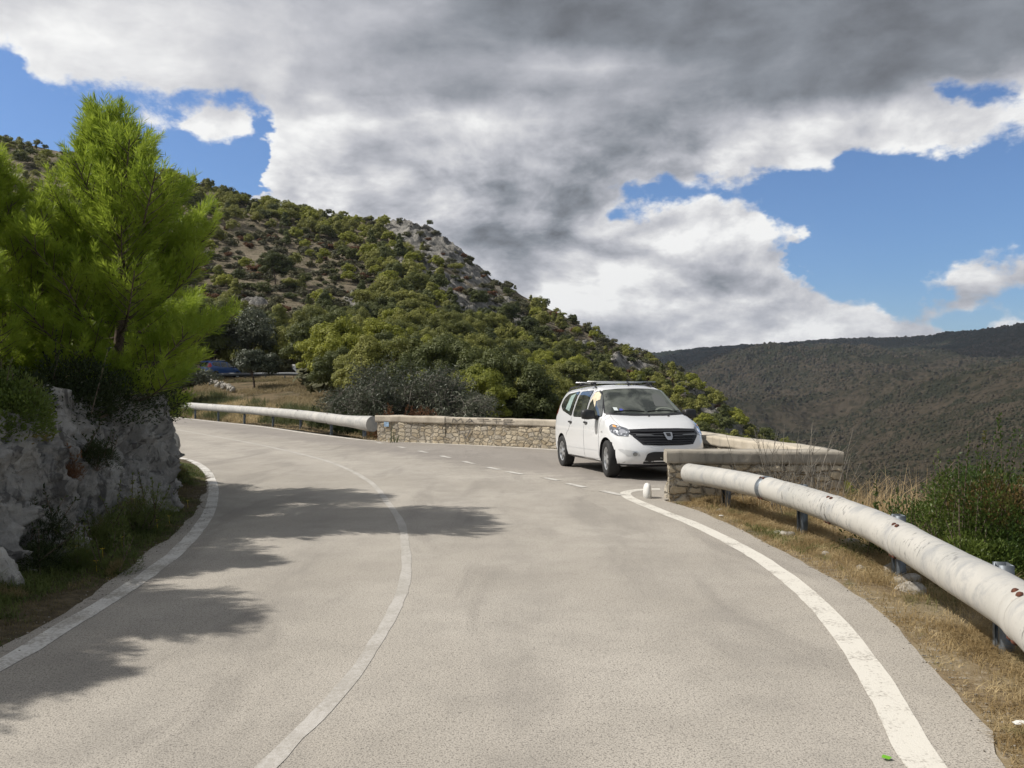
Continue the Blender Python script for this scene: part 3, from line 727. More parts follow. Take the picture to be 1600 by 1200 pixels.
# dark bushes and small trees dotted over the far slopes
rgf = np.random.default_rng(21); PF = Pf.reshape(NU2, NV2 + 2, 3); nb = 60000
ci = rgf.integers(62, 655, nb); ri = (rgf.random(nb) ** .8 * (NV2 - 12)).astype(int) + 6
fa, fb_ = rgf.random((nb, 1)), rgf.random((nb, 1)); q = PF[ci, ri] * (1 - fa) + PF[ci + 1, ri] * fa; q = q * (1 - fb_) + (PF[ci, ri + 1] * (1 - fa) + PF[ci + 1, ri + 1] * fa) * fb_
cl_ = fbm(q, 1 / 150., 4, 71, .6); kp = (rgf.random(nb) < np.clip(.45 + cl_ * 1.5, .04, 1)) & (q[:, 1] > 330) & (q[:, 1] < 3400); q = q[kp]; nb = len(q)
sz = (1.4 + 2.6 * rgf.random(nb) ** 2)[:, None] * np.clip(q[:, 1:2] / 1300, .5, 1.3)
an = rgf.random(nb) * 6.28; ring = np.stack([np.stack([np.cos(an + k_ * 1.2566), np.sin(an + k_ * 1.2566), np.zeros(nb)], 1) * (.75 + .5 * rgf.random((nb, 1))) for k_ in range(5)], 1)
V = np.concatenate([ring * sz[:, None] + q[:, None] + np.array([0, 0, -.3]) * sz[:, None], ring * .8 * sz[:, None] + q[:, None] + np.array([0, 0, .75]) * sz[:, None], (q + np.array([0, 0, 1.25]) * sz)[:, None]], 1).reshape(-1, 3)
b0 = np.arange(nb)[:, None] * 11
F = np.concatenate([b0 + [k_, (k_ + 1) % 5, 5 + (k_ + 1) % 5, 5 + k_] for k_ in range(5)])
fme = arrmesh('distant_maquis', V, F); 
Ft = np.concatenate([b0 + [5 + k_, 5 + (k_ + 1) % 5, 10] for k_ in range(5)])
fm2 = arrmesh('distant_maquis', V, Ft)
M_DOT, k, bs = mat('distant_maquis_leaves'); dn_ = k.noise(k.geo(), .02, 4); k.put(bs.inputs['Base Color'], k.mix(k.step(dn_, .4, .6), (.032, .034, .022), (.066, .055, .040))); bs.inputs['Roughness'].default_value = 1; bs.inputs['Specular IOR Level'].default_value = 0
bm = bmesh.new(); bm.from_mesh(fme); bm.from_mesh(fm2); bm.to_mesh(fme); bm.free()
tag(link('distant_maquis', fme, M_DOT), 'dark bushes dotted over the far side of the valley', 'scrub', kind='stuff')
# the air: even haze over the whole valley
hz_ = Acc(); hz_.box((250, 2050, 150), (10600, 7300, 690)); hme = hz_.mesh('haze'); M_HAZE = bpy.data.materials.new('haze'); M_HAZE.use_nodes = True
k = NT(M_HAZE.node_tree); k.n.clear(); ho_ = k.new('ShaderNodeOutputMaterial'); pv = k.new('ShaderNodeVolumePrincipled')
pv.inputs['Color'].default_value = (.78, .86, 1.0, 1); pv.inputs['Density'].default_value = HAZE_D; pv.inputs['Anisotropy'].default_value = .2
k.l.new(pv.outputs[0], ho_.inputs['Volume'])
tag(link('haze', hme, M_HAZE), 'thin bluish air haze filling the valley', 'haze', kind='stuff')

# unseen cumulus added high above and left of the valley to shade the far ridge
cl = Acc(); rgc = np.random.default_rng(9)
for q in range(26):
    n_ = 40; u_, v_ = np.meshgrid(np.linspace(0, 2 * np.pi, n_, endpoint=False), np.linspace(.05, np.pi - .05, 22), indexing='ij')
    d_ = np.stack([np.cos(u_) * np.sin(v_), np.sin(u_) * np.sin(v_), np.cos(v_)], -1).reshape(-1, 3)
    r_ = rgc.uniform(260, 520); V = d_ * (1 + fbm(d_ + q, 1.5, 4, 300 + q) * .35)[:, None] * np.array([r_, r_ * .8, r_ * .35])
    f_ = gridmesh(None, n_, 22); ix = np.arange(n_ * 22).reshape(n_, 22); f_ = np.concatenate([f_, np.stack([ix[-1, :-1], ix[0, :-1], ix[0, 1:], ix[-1, 1:]], 1)])
    gx_ = rgc.uniform(250, 3000); gy_ = 2700 + rgc.uniform(-330, 1000) - (gx_ - 600) * .28       # spot its shadow falls on
    cl.add(V + [gx_ - 2700 * .897, gy_ + 2700 * .078, 2750 + rgc.uniform(-40, 120)], f_)
M_SHADE_CLOUD = plain('shade_cloud_white', (.85, .85, .86), 1.0, spec=0)
tag(cl.build('shade_cloud', M_SHADE_CLOUD, smooth=True), kind='structure')

# ================================================================ ROCK FACE on the left
rp = resample([(-4.75, 1.5), (-4.4, 3.4), (-4.18, 5), (-4.24, 7), (-4.46, 9), (-4.80, 11), (-5.40, 12.7), (-6.3, 14.1), (-7.8, 15.3), (-10, 16.0)], .03)
tn = np.gradient(rp, axis=0); nn = np.stack([-tn[:, 1], tn[:, 0]], 1); nn /= np.linalg.norm(nn, axis=1)[:, None]   # points left, into the bank
ns = len(rp); hv = np.linspace(0, 1, 84)
S, Hh = np.meshgrid(np.arange(ns), hv, indexing='ij')
top = 1.72 + .22 * fbm(np.c_[rp, np.zeros(ns)], .6, 3, 61) + .1 * fbm(np.c_[rp, np.zeros(ns)], 2.5, 3, 62)
top *= np.interp(rp[:, 1], [0, 5, 7, 8.5, 12.2, 13.4, 15, 16], [.8, .8, .88, 1, 1.02, .85, .55, .5])
base = np.c_[rp, np.zeros(ns)]
lean = .10 + .50 * hv ** 1.3
X = rp[S, 0] + nn[S, 0] * lean[None, :]; Y = rp[S, 1] + nn[S, 1] * lean[None, :]
Zr = -.12 + hv[None, :] * (top[:, None] + .12)
# the face rolls over into the bank at the top
roll = np.clip((Hh - .86) / .14, 0, 1) ** 2 * .9
X += nn[S, 0] * roll; Y += nn[S, 1] * roll; Zr = Zr - roll * .10
Q = np.stack([X, Y, Zr], -1).reshape(-1, 3)
arc = (S * .03).ravel(); q2 = np.c_[arc, Q[:, 2] * 1.0, np.zeros(len(Q))]
big = fbm(q2 * np.array([1, .75, 1]), .75, 3, 63)
shear = q2 + np.c_[Q[:, 2] * .5, np.zeros(len(Q)), np.zeros(len(Q))]
crk = fbm(shear * np.array([1, .28, 1]), 1.7, 5, 65, .58, ridged=True)
fine = fbm(Q, 5.0, 5, 67, .62); blk = fbm(shear * np.array([1, .6, 1]), 1.15, 2, 69)
blk = np.round(blk * 3.0 + fine * .5) / 3.0
d = big * .34 + crk * .30 + blk * .20 + fine * .19 + fbm(Q, 14, 3, 70) * .05
d *= np.clip(1.1 - roll.ravel() * .8, .3, 1)
N3 = np.c_[-nn[S.ravel(), 0], -nn[S.ravel(), 1], np.full(len(Q), .25)]
Q = Q + N3 * d[:, None]
rme = arrmesh('rock_face', Q, gridmesh(None, ns, 84))
rm_o = link('rock_face', rme, M_ROCK, smooth=False)
tag(rm_o, 'tall fissured grey limestone outcrop leaning back behind the roadside weeds', 'rock outcrop')

M_ROCKP = stone('pale_limestone', (.34, .32, .29), (.46, .44, .40), (.54, .52, .47), 2.0, (.13, .125, .115))
for i, (px, py, Zz, rx_, rz_, lb) in enumerate([(2, 918, 6.15, .15, .26, 'pale rounded boulder at the left edge below the dark cleft'), (252, 695, 13.6, .27, .40, 'sunlit pale rock hump at the far right end of the rock face')]):
    n_ = 40; u_, v_ = np.meshgrid(np.linspace(0, 2 * np.pi, n_, endpoint=False), np.linspace(.05, np.pi - .05, 24), indexing='ij')
    d_ = np.stack([np.cos(u_) * np.sin(v_), np.sin(u_) * np.sin(v_), np.cos(v_)], -1).reshape(-1, 3)
    V = d_ * (1 + fbm(d_ + i * 5, 1.4, 4, 90 + i) * .45 + fbm(d_ + i, 5, 3, 95 + i, .6) * .12)[:, None] * np.array([rx_, rx_, rz_]); F = gridmesh(None, n_, 24); ix = np.arange(n_ * 24).reshape(n_, 24)
    F = np.concatenate([F, np.stack([ix[-1, :-1], ix[0, :-1], ix[0, 1:], ix[-1, 1:]], 1)]); x, y, z_ = P(px, py, Zz)
    tag(link('boulder', arrmesh('boulder', V + [x, y, z_], F), M_ROCKP), lb, 'boulder')

# ================================================================ PARAPET
def sweep_wall(path, half, z0, z1, step=.05, disp=.012, seed=1, name='masonry', rise=None, nv=9):
    p = resample(path, step) if len(path) > 2 else np.linspace(path[0], path[1], max(3, int(math.dist(*path) / step)))
    t = np.gradient(p, axis=0); n = np.stack([-t[:, 1], t[:, 0]], 1); n /= np.linalg.norm(n, axis=1)[:, None]
    prof = [(-half, z0 + (z1 - z0) * k / nv) for k in range(nv + 1)] + [(-half + 2 * half * k / 4, z1) for k in range(1, 4)] \
        + [(half, z1 - (z1 - z0) * k / nv) for k in range(nv + 1)]
    prof = np.array(prof); zz = np.zeros(len(p)) if rise is None else np.array([rise(*q) for q in p])
    V = np.stack([p[:, None, 0] + n[:, None, 0] * prof[None, :, 0], p[:, None, 1] + n[:, None, 1] * prof[None, :, 0],
                  np.broadcast_to(prof[None, :, 1], (len(p), len(prof))) + zz[:, None]], -1)
    Vf = V.reshape(-1, 3)
    Vf = Vf + np.stack([fbm(Vf, 3.2, 4, seed, .6), fbm(Vf, 3.2, 4, seed + 20, .6), fbm(Vf, 2.0, 4, seed + 40, .6)], 1) * disp
    m = len(prof); F = gridmesh(None, len(p), m, True)
    a = Acc(); a.add(Vf, F)
    for kk in (0, len(p) - 1):      # ends: quads across between the two sides
        W = Vf.reshape(len(p), m, 3)[kk]; F2 = []
        E_ = []
        for j in range(nv + 1):
            l = W[j]; r = W[m - 1 - j]
            for s_ in range(5): E_.append(l + (r - l) * s_ / 4)
        E_ = np.array(E_); E_[:, :2] += (fbm(E_, 6, 3, seed + 9) * disp * .8)[:, None] * t[kk] / np.linalg.norm(t[kk]) * 1.0
        a.add(E_, gridmesh(None, nv + 1, 5))
    return a
parapet = empty('parapet_wall', (2.4, 11.65, 0))
tag(parapet, 'low rubble stone parapet with concrete coping curving round the lay-by behind the white van', 'wall')
def child(o, par_):
    o.parent = par_; o.matrix_parent_inverse = par_.matrix_basis.inverted(); return o
near_path = [(2.30, 11.62), (3.2, 11.56), (4.0, 11.48), (4.72, 11.40)]
side_path = [(4.53, 11.64), (4.56, 12.6), (4.30, 14.3), (3.96, 16.1), (3.60, 18.1), (2.86, 20.3), (1.32, 21.75), (-.66, 23.1), (-1.9, 23.83)]
end_path = [(-1.9, 23.83), (-2.5, 24.15), (-3.3, 24.58), (-4.15, 25.0)]
wl_rise = lambda x, y: float(np.interp(y, [11, 15, 20, 25], [0, -.02, .04, .07]))
child(sweep_wall(near_path, .21, -.35, .54, seed=3, disp=.05).build('masonry', M_RUBBLE_MORTAR), parapet)
child(sweep_wall([(x, y + (.003 if i else 0)) for i, (x, y) in enumerate(side_path)], .21, -.5, .545, seed=5, disp=.04, rise=wl_rise).build('masonry', M_RUBBLE), parapet)
mo_ = child(sweep_wall(end_path, .22, -.3, .54, seed=6, disp=.04, rise=wl_rise).build('masonry', M_RUBBLE_MORTAR), parapet)
mo_['label'] = 'greyer heavily mortared masonry at the far end of the parapet'
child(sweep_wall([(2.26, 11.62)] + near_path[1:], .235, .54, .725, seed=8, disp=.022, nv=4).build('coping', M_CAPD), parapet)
child(sweep_wall([(4.53, 11.68)] + side_path[1:], .235, .547, .728, seed=9, disp=.02, rise=wl_rise, nv=4).build('coping', M_CAP), parapet)
child(sweep_wall([(-1.905, 23.835)] + end_path[1:-1] + [(-4.2, 25.03)], .25, .535, .74, seed=10, disp=.03, rise=wl_rise, nv=4).build('coping', M_CAP), parapet)
# sprayed letters on the inner face of the far wall
sp = resample(side_path, .02)
M_SPRAY, k, bs = mat('black_spray_paint'); n = k.noise(k.geo(), 22, 4, .7)
k.put(bs.inputs['Base Color'], k.mix(k.step(n, .35, .65), (.09, .085, .08), (.30, .26, .21))); bs.inputs['Roughness'].default_value = .9
M_BLUEP = plain('pale_blue_paint', (.32, .46, .62), .8, var=.25, scale=12)
def on_wall(px, zrel, off=.262, path=sp):
    """point on the wall's inner face in the direction of photo column px"""
    best = None; k_ = (px - 800) / FPX
    t = np.gradient(path, axis=0); n = np.stack([-t[:, 1], t[:, 0]], 1); n /= np.linalg.norm(n, axis=1)[:, None]
    q = path + n * off; i = np.argmin(np.abs(q[:, 0] - k_ * q[:, 1]) + (q[:, 1] < 19) * 9)
    return np.array([q[i, 0], q[i, 1], zrel + wl_rise(*q[i])])
letters = {'M': [[(0, 0), (.1, 1), (.5, .35), (.85, 1), (1, 0)]], 'A': [[(0, 0), (.5, 1), (1, 0)], [(.2, .4), (.8, .4)]],
           'T': [[(0, 1), (1, 1)], [(.5, 1), (.5, 0)]], 'E': [[(1, 1), (0, 1), (0, 0), (1, 0)], [(0, .5), (.8, .5)]]}
ga = Acc()
def stroke(pts, wid, off):
    pts = [on_wall(x, z_, off) for x, z_ in pts]
    for a_, b_ in zip(pts[:-1], pts[1:]):
        d_ = b_ - a_; L_ = np.linalg.norm(d_); up = np.array([0, 0, 1.0]); nrm = unit(np.cross(d_, up)) if abs(d_[2]) < L_ * .98 else np.array([-.5, -.8, 0])
        w_ = unit(np.cross(d_, nrm)) * wid
        ga.add([a_ - w_, b_ - w_, b_ + w_, a_ + w_], [(0, 1, 2, 3)])
for ch, x0, x1 in (('M', 706, 723), ('A', 727, 741), ('T', 746, 764), ('T', 769, 783), ('E', 787, 801)):
    for s_ in letters[ch]: stroke([(x0 + (x1 - x0) * u_, .575 + .13 * v_) for u_, v_ in s_], .017, .262)
for pts in ([(712, .50), (714, .30)], [(722, .28), (727, .12), (731, .22), (736, .42)], [(845, .5), (843, .38)], [(842, .25), (843, .17)]): stroke(pts, .022, .236)
child(ga.build('graffiti', M_SPRAY), parapet)
bp = Acc(); ep = resample(end_path, .02); a_ = on_wall(600, .40, .252, ep); b_ = on_wall(607.5, .40, .252, ep)
bp.add([a_, b_, b_ + [0, 0, .14], a_ + [0, 0, .15]], [(0, 1, 2, 3)]); child(bp.build('paint_patch', M_BLUEP), parapet)

# whitewashed kerb stone at the wall's end
ks = Acc(); kx, ky = 2.02, 11.75
pr = [(.0, -.05), (.09, -.05), (.10, .10), (.09, .19), (.06, .25), (.0, .27)]
ks.lathe(pr, 16, 'z', (kx, ky, 0)); kb = ks.build('kerb_stone', M_WHITE, smooth=True)
kb.data.transform(Matrix.Translation((kx, ky, 0)) @ Matrix.Diagonal((.62, 1.2, .82, 1)) @ Matrix.Translation((-kx, -ky, 0)))
tag(kb, 'small rounded white painted kerb stone standing against the end of the parapet', 'kerb stone')

# ================================================================ GUARDRAILS of white steel tube
def guard(name, label, path, rad, posts, post_h, off, joints, flare=None, collar=True):
    root = empty(name, (path[0][0], path[0][1], 0)); tag(root, label, 'guardrail')
    P_ = resample(path, .08); s = np.r_[0, np.cumsum(np.linalg.norm(np.diff(P_, axis=0), axis=1))]
    cuts = [0] + [j for j in joints if j < s[-1]] + [s[-1]]
    t = np.gradient(P_, axis=0); t = unit(t)
    for a_, b_ in zip(cuts[:-1], cuts[1:]):
        m = (s >= a_ - .04) & (s <= b_ + .04)
        pp = P_[m]; rr = np.full(len(pp), rad)
        if flare and a_ == 0:
            rr = rad * (1 + .32 * np.exp(-(s[m] / .9) ** 2)); 
        ac = Acc(); ac.tube(pp, rr, 28, caps=False)
        # rolled lip and dark inside: an inner skin closed a little way in
        inn = Acc(); inn.tube(pp, rr - .008, 28, caps=True); ac.add(np.concatenate(inn.V), np.concatenate(inn.F))
        # dents
        o = ac.build('tube_section', M_TUBE, smooth=True)
        V = np.empty(len(o.data.vertices) * 3); o.data.vertices.foreach_get('co', V); V = V.reshape(-1, 3)
        V += (fbm(V, 2.2, 3, 80) * .008)[:, None] * np.array([.6, .6, .6]); o.data.vertices.foreach_set('co', V.ravel())
        child(o, root)
    for j in cuts[1:-1]:
        i = int(np.argmin(abs(s - j))); c = P_[i]; ax = t[i]
        ac = Acc(); lo = max(0, i - 1); ac.tube([c - ax * .05, c - ax * .04, c + ax * .04, c + ax * .05], [rad + .001, rad + .007, rad + .007, rad + .001], 28, caps=False)
        child(ac.build('collar', M_GALV if collar and j == cuts[1] else M_TUBE, smooth=True), root)
        side = unit(np.cross(ax, [0, 0, 1.0]))
        upv = np.cross(side, ax)
        for sg_ in (-1, 1):
            for an_ in (62, -52):
                dirn = -side * math.cos(R(an_)) + upv * math.sin(R(an_)) if True else side
                # face the road: the side nearer the camera path
                if np.dot(dirn[:2], -c[:2]) < 0: dirn = side * math.cos(R(an_)) + upv * math.sin(R(an_))
                bb = Acc(); q = c + dirn * (rad + .002) + ax * sg_ * .035
                bb.tube([q, q + dirn * .006, q + dirn * .014], [.019, .019, .010], 10); child(bb.build('bolt', M_RUST), root)
                if an_ > 0 and not (collar and j == cuts[1]):
                    rs = [(-side if np.dot(dirn, -side) > 0 else side) * math.cos(R(x)) + upv * math.sin(R(x)) for x in (56, 42, 30, 16)]
                    pts = np.array([c + r_ * (rad + .0035) + ax * sg_ * .035 for r_ in rs]); w_ = np.array([.010, .012, .008, .003])[:, None] * ax
                    ru = Acc(); ru.add(np.stack([pts - w_, pts + w_], 1).reshape(-1, 3), gridmesh(None, 4, 2)); child(ru.build('rust_run', M_RUSTPALE), root)
    for sp_ in posts:
        i = int(np.argmin(abs(s - sp_))); c = P_[i]; ax = t[i]; side = unit(np.cross(ax, [0, 0, 1.0])); side = side if np.dot(side[:2], c[:2]) > 0 else -side
        b_ = c + side * off; an = math.atan2(ax[1], ax[0]); ac = Acc()
        zt = c[2] + post_h; z0 = -.5
        # C-profile post: web and two flanges with lips
        w_, d_, th = .11, .075, .006
        for (lx, ly, sx, sy_) in ((0, d_ / 2, w_, th), (-w_ / 2, 0, th, d_), (w_ / 2, 0, th, d_), (-w_ / 2 + .012, -d_ / 2, .03, th), (w_ / 2 - .012, -d_ / 2, .03, th)):
            cc, ss = math.cos(an), math.sin(an)
            ac.box((b_[0] + lx * cc - ly * ss, b_[1] + lx * ss + ly * cc, (zt + z0) / 2), (sx, sy_, zt - z0), an)
        child(ac.build('post', M_GALV), root)
        ac = Acc(); ac.box((c[0] + side[0] * off * .55, c[1] + side[1] * off * .55, c[2]), (.09, .12, .10), an); child(ac.build('bracket', M_GALV), root)
near_tube = [(2.52, 11.22, .42), (2.80, 10.55, .42), (3.06, 9.55, .42), (3.17, 8.3, .42), (3.17, 7.08, .42), (3.07, 6.2, .42), (2.86, 5.05, .43), (2.64, 4.05, .455), (2.25, 2.9, .42), (1.75, 1.6, .42), (1.2, .3, .42)]
guard('guardrail', 'chipped white steel tube guardrail with grey posts curving along the right verge', near_tube, .140,
      [.55, 2.35, 4.5, 6.45, 8.6], .10, .20, [1.85, 3.6, 5.2, 7.4, 9.4])
far_tube = [(-4.55, 25.75, .50), (-5.9, 27.3, .56), (-8.35, 31.6, .60), (-11.7, 36.9, .62), (-16.3, 43.0, .66), (-23, 51.5, .74), (-31, 61.5, .85)]
guard('guardrail', 'long white tube guardrail with a flared end beyond the far road edge', far_tube, .195,
      [.8, 4.0, 8.2, 12.4, 16.6, 20.8, 25.0, 29, 33], .02, .22, [3.4, 7.6, 12.0, 16.4, 20.8, 25.2, 29.6, 34], flare=True, collar=False)

# ================================================================ things on the bank of the upper road
def rock_mesh(rx, ry, rz, seed, n=14):
    u_, v_ = np.meshgrid(np.linspace(0, 2 * np.pi, n, endpoint=False), np.linspace(.06, np.pi - .06, n // 2 + 2), indexing='ij')
    d_ = np.stack([np.cos(u_) * np.sin(v_), np.sin(u_) * np.sin(v_), np.cos(v_)], -1).reshape(-1, 3)
    r_ = 1 + fbm(d_ + seed * 3.1, 1.6, 3, seed) * .55 + fbm(d_ + seed, 5, 2, seed) * .14
    V = d_ * r_[:, None]; nv_ = n // 2 + 2
    V = np.sign(V) * np.abs(V) ** .85 * np.array([rx, ry, rz])
    F = gridmesh(None, n, nv_); idx = np.arange(n * nv_).reshape(n, nv_)
    F = np.concatenate([F, np.stack([idx[-1, :-1], idx[0, :-1], idx[0, 1:], idx[-1, 1:]], 1)])
    return V, F
rng = np.random.default_rng(12)
M_ROCKL = stone('verge_stone', (.30, .275, .235), (.42, .39, .34), (.52, .49, .44), 4.0, (.16, .14, .11))
# white boulders lying in the right verge
vr = [(1330, 862, .14), (1318, 853, .08), (1352, 874, .10), (1402, 912, .14), (1425, 938, .12), (1230, 852, .09), (1215, 848, .06), (1290, 826, .10), (1305, 832, .09), (1270, 822, .07), (1415, 925, .13), (1345, 905, .05), (1125, 811, .05), (1290, 884, .05)]
M_L2 = M_ROCKL
lab = {0: 'largest white limestone boulder lying behind the guardrail under its third tube', 3: 'white limestone boulder lying just behind the third guardrail post', 4: 'rough pale boulder lying behind the third guardrail post at the edge of the green bush'}
for i, (px, py, r_) in enumerate(vr):
    x, y, _ = G(px, py, -.12); z_ = HN([x], [y])[0]
    V, F = rock_mesh(r_, r_ * .8, r_ * .62, 100 + i); a = Acc(); a.add(V, F); o = a.build('loose_stone', M_L2)
    o.location = (x, y, z_ + r_ * .12); o.rotation_euler = (0, 0, i * 1.3)
    if i in lab: tag(o, lab[i], 'stone')
    else: tag(o, 'small pale limestone lying in the dry grass of the right verge', 'stone', 'small stones in the dry verge')
# tumbled dry-stone wall on the bank
base_st = []
for i in range(6):
    V, F = rock_mesh(.2, .16, .13, 200 + i, 10); base_st.append(arrmesh('stone', V, F)); base_st[-1].materials.append(M_ROCKL)
st_path = [(322, 591, 73), (330, 597, 70), (342, 604, 67), (352, 609, 65), (368, 613, 62)]
for i in range(70):
    f = rng.random() * (len(st_path) - 1); j = int(f); f -= j
    px, py, Zz = [a_ + (b_ - a_) * f for a_, b_ in zip(st_path[j], st_path[j + 1])]
    px += rng.normal(0, 4.5); py += rng.normal(0, 1.4); q = P(px, py, Zz); zz = drop(q[0], q[1])
    if zz is None: continue
    o = bpy.data.objects.new('dry_wall_stone', base_st[i % 6]); COL.objects.link(o)
    s_ = .45 + rng.random() * .8; o.scale = (s_, s_, s_); o.location = (q[0], q[1], zz + .08 + rng.random() * .22); o.rotation_euler = rng.random(3) * 3
    tag(o, 'pale stone of the tumbled dry stone wall on the dry bank', 'stone', 'stones of the tumbled wall on the bank')
# steel guardrail of the upper road
M_STEEL = plain('dull_steel', (.10, .105, .11), .6, .5, var=.2)
def low_rail(name, label, pts, hgt=.62, every=2.0, mm=None):
    root = empty(name, pts[0]); tag(root, label, 'guardrail')
    p_ = resample(pts, .4); p_[:, 2] = [(drop(x, y) or z_) for x, y, z_ in p_]
    for dz, rr in ((hgt, .07), (hgt - .16, .07)):
        pass
    t = np.gradient(p_, axis=0); n = np.stack([-t[:, 1], t[:, 0], 0 * t[:, 0]], 1); n = unit(n)
    pf = [(-.02, .0), (.03, .06), (-.02, .12), (-.02, .18), (.03, .24), (-.02, .30), (-.05, .30), (-.05, 0)]
    V = np.stack([p_ + n * a_ + np.array([0, 0, hgt - .3 + b_]) for a_, b_ in pf], 1).reshape(-1, 3)
    ac = Acc(); ac.add(V, gridmesh(None, len(p_), len(pf), True)); child(ac.build('beam', mm or M_STEEL), root)
    for i in range(0, len(p_), int(every / .4)):
        ac = Acc(); ac.box(p_[i] + np.array([0, .08, hgt / 2 - .2]), (.10, .10, hgt + .4)); child(ac.build('post', mm or M_STEEL), root)
low_rail('guardrail', 'dull steel guardrail above the dry bank beside the blue van', [P(316, 591, 74), P(345, 591, 74), P(400, 590, 74), P(440, 590, 73.5), P(475, 591, 73)])
# chevron board
cb = P(462, 590, 74); cz = drop(cb[0], cb[1]) or cb[2]; ch = empty('chevron_sign', (cb[0], cb[1], cz)); tag(ch, 'small black road sign with a white chevron above the upper guardrail', 'sign')
ac = Acc(); ac.box((cb[0], cb[1], cz + 1.0), (.70, .03, .70)); child(ac.build('board', plain('black_board', (.02, .02, .02), .5)), ch)
ac = Acc(); y_ = cb[1] - .019
for sg_ in (1, -1):
    ac.add([(cb[0] - .26, y_, cz + .95), (cb[0] - .02, y_, cz + .95), (cb[0] + .24, y_, cz + .95 + sg_ * .28), (cb[0] + .0, y_, cz + .95 + sg_ * .28)], [(0, 1, 2, 3)])
child(ac.build('chevron', plain('white_sheeting', (.8, .8, .8), .4)), ch)
for sx in (-.2, .2):
    ac = Acc(); ac.box((cb[0] + sx, cb[1] + .05, cz + .5), (.05, .05, 1.4)); child(ac.build('post', M_STEEL), ch)
# retaining walls of the road higher up the hillside
M_WALLH = concrete('grey_retaining_wall', (.22, .205, .18), (.30, .28, .245), (.13, .12, .10))
def hill_wall(pts, hgt, label, rail=False):
    pos = []
    for px, py in pts:
        tcol = np.linspace(0, 8, 160); _, yv = hill_pt(np.full(160, px), tcol); j = int(np.argmin(abs(yv - py))); q, _ = hill_pt(np.array([px]), np.array([tcol[j]])); pos.append(q[0])
    p_ = resample(pos, 2.0); a = Acc(); z_ = np.array([(drop(x, y) or zz) for x, y, zz in p_]); z_ = np.convolve(np.pad(z_, 4, 'edge'), np.ones(9) / 9, 'valid')
    V = []
    for (x, y, _), zz in zip(p_, z_): V += [(x, y - .4, zz - 2.5), (x, y, zz + hgt), (x, y + .9, zz + hgt), (x, y + 1.4, zz - 2.5)]
    a.add(V, gridmesh(None, len(p_), 4, True)); o = a.build('retaining_wall', M_WALLH); tag(o, label, 'wall')
hill_wall([(338, 492), (380, 499), (430, 505), (500, 512), (520, 516)], .6, 'pale roadside wall running along the middle of the wooded hillside')
hill_wall([(-60, 330), (0, 333), (50, 331), (95, 338)], 1.5, 'grey retaining wall at the left edge of the hillside beside the young pine')
hill_wall([(285, 314), (318, 318), (345, 325), (372, 334)], 1.3, 'pale retaining wall near the crest of the hillside right of the pine top')
hill_wall([(-60, 268), (0, 270), (45, 276)], .9, 'topmost pale terrace wall at the far left edge of the hillside')
# tiny roof group across the valley and a mast on the far ridge
M_HOUSE = plain('white_render', (.62, .60, .55), .8, var=.1); M_TILE = plain('roof_tiles', (.30, .20, .15), .9, var=.2)
M_WIN = plain('window_glass', (.03, .035, .04), .2)
for i, (px, py, wd, Zz) in enumerate([(1548, 573, 16, 2000), (1586, 575, 34, 2010), (1528, 575, 18, 2005)]):
    q = P(px, py + 5, Zz); ho = empty('farmhouse', q); a = Acc(); a.box((q[0], q[1], q[2] + 2), (wd, 9, 9)); child(a.build('wall', M_HOUSE), ho)
    a = Acc(); x0, x1 = q[0] - wd / 2 - .6, q[0] + wd / 2 + .6; zt = q[2] + 6.5
    a.add([(x0, q[1] - 5.2, zt), (x1, q[1] - 5.2, zt), (x1, q[1], zt + 2), (x0, q[1], zt + 2), (x0, q[1] + 5.2, zt), (x1, q[1] + 5.2, zt)], [(0, 1, 2, 3), (3, 2, 5, 4)]); child(a.build('roof', M_TILE), ho)
    a = Acc()
    for kx_ in np.arange(-wd / 2 + 2.5, wd / 2 - 1, 4): a.box((q[0] + kx_, q[1] - 4.5, q[2] + 3.2), (1.2, .1, 1.8))
    w_o = child(a.build('window', M_WIN), ho)
    tag(ho, ['bright white house in the middle of the group on the far slope', 'long low pale house at the right end of the group on the far slope', 'dim pale house at the left end of the group on the far slope'][i], 'house')

# ================================================================ THE WHITE VAN
M_PAINT = plain('white_car_paint', (.78, .79, .80), .22, 0, .5, coat=1.0)
M_PAINT.node_tree.nodes['Principled BSDF'].inputs['Coat Roughness'].default_value = .04
M_BPAINT = plain('blue_car_paint', (.03, .10, .32), .3, 0, .5, coat=.8)
M_GLASS, k, bs = mat('tinted_glass'); p = k.obj()
k.put(bs.inputs['Base Color'], k.mix(k.step(k.noise(k.vmath('MULTIPLY', p, (1, 1.4, 2.2)), 1.7, 3), .4, .62), (.022, .026, .025), (.075, .082, .074)))
bs.inputs['Roughness'].default_value = .03; bs.inputs['Specular IOR Level'].default_value = .75; bs.inputs['Coat Weight'].default_value = .5
M_WSCR, k, bs = mat('windscreen_glass'); p = k.obj()
k.put(bs.inputs['Base Color'], k.mix(k.step(k.noise(k.vmath('MULTIPLY', p, (1, 1.5, 2.6)), 1.9, 4, .55, .5), .38, .64), (.035, .040, .034), (.125, .135, .115)))
bs.inputs['Roughness'].default_value = .05; bs.inputs['Specular IOR Level'].default_value = .7
M_BLACK = plain('black_plastic', (.018, .018, .02), .45, var=.1)
M_GLOSSB = plain('gloss_black', (.012, .012, .014), .15)
M_SEAM = plain('panel_gap', (.22, .22, .23), .8)
M_TYRE = plain('tyre_rubber', (.022, .022, .022), .8, var=.2, scale=20)
M_ALU = plain('brushed_aluminium', (.62, .63, .64), .32, .9)
M_SILVER = plain('silver_wheel_cover', (.48, .49, .50), .3, .5)
M_CHROME = plain('chrome', (.75, .75, .76), .08, 1.0)
M_AMBER = plain('amber_lens', (.85, .40, .12), .2)
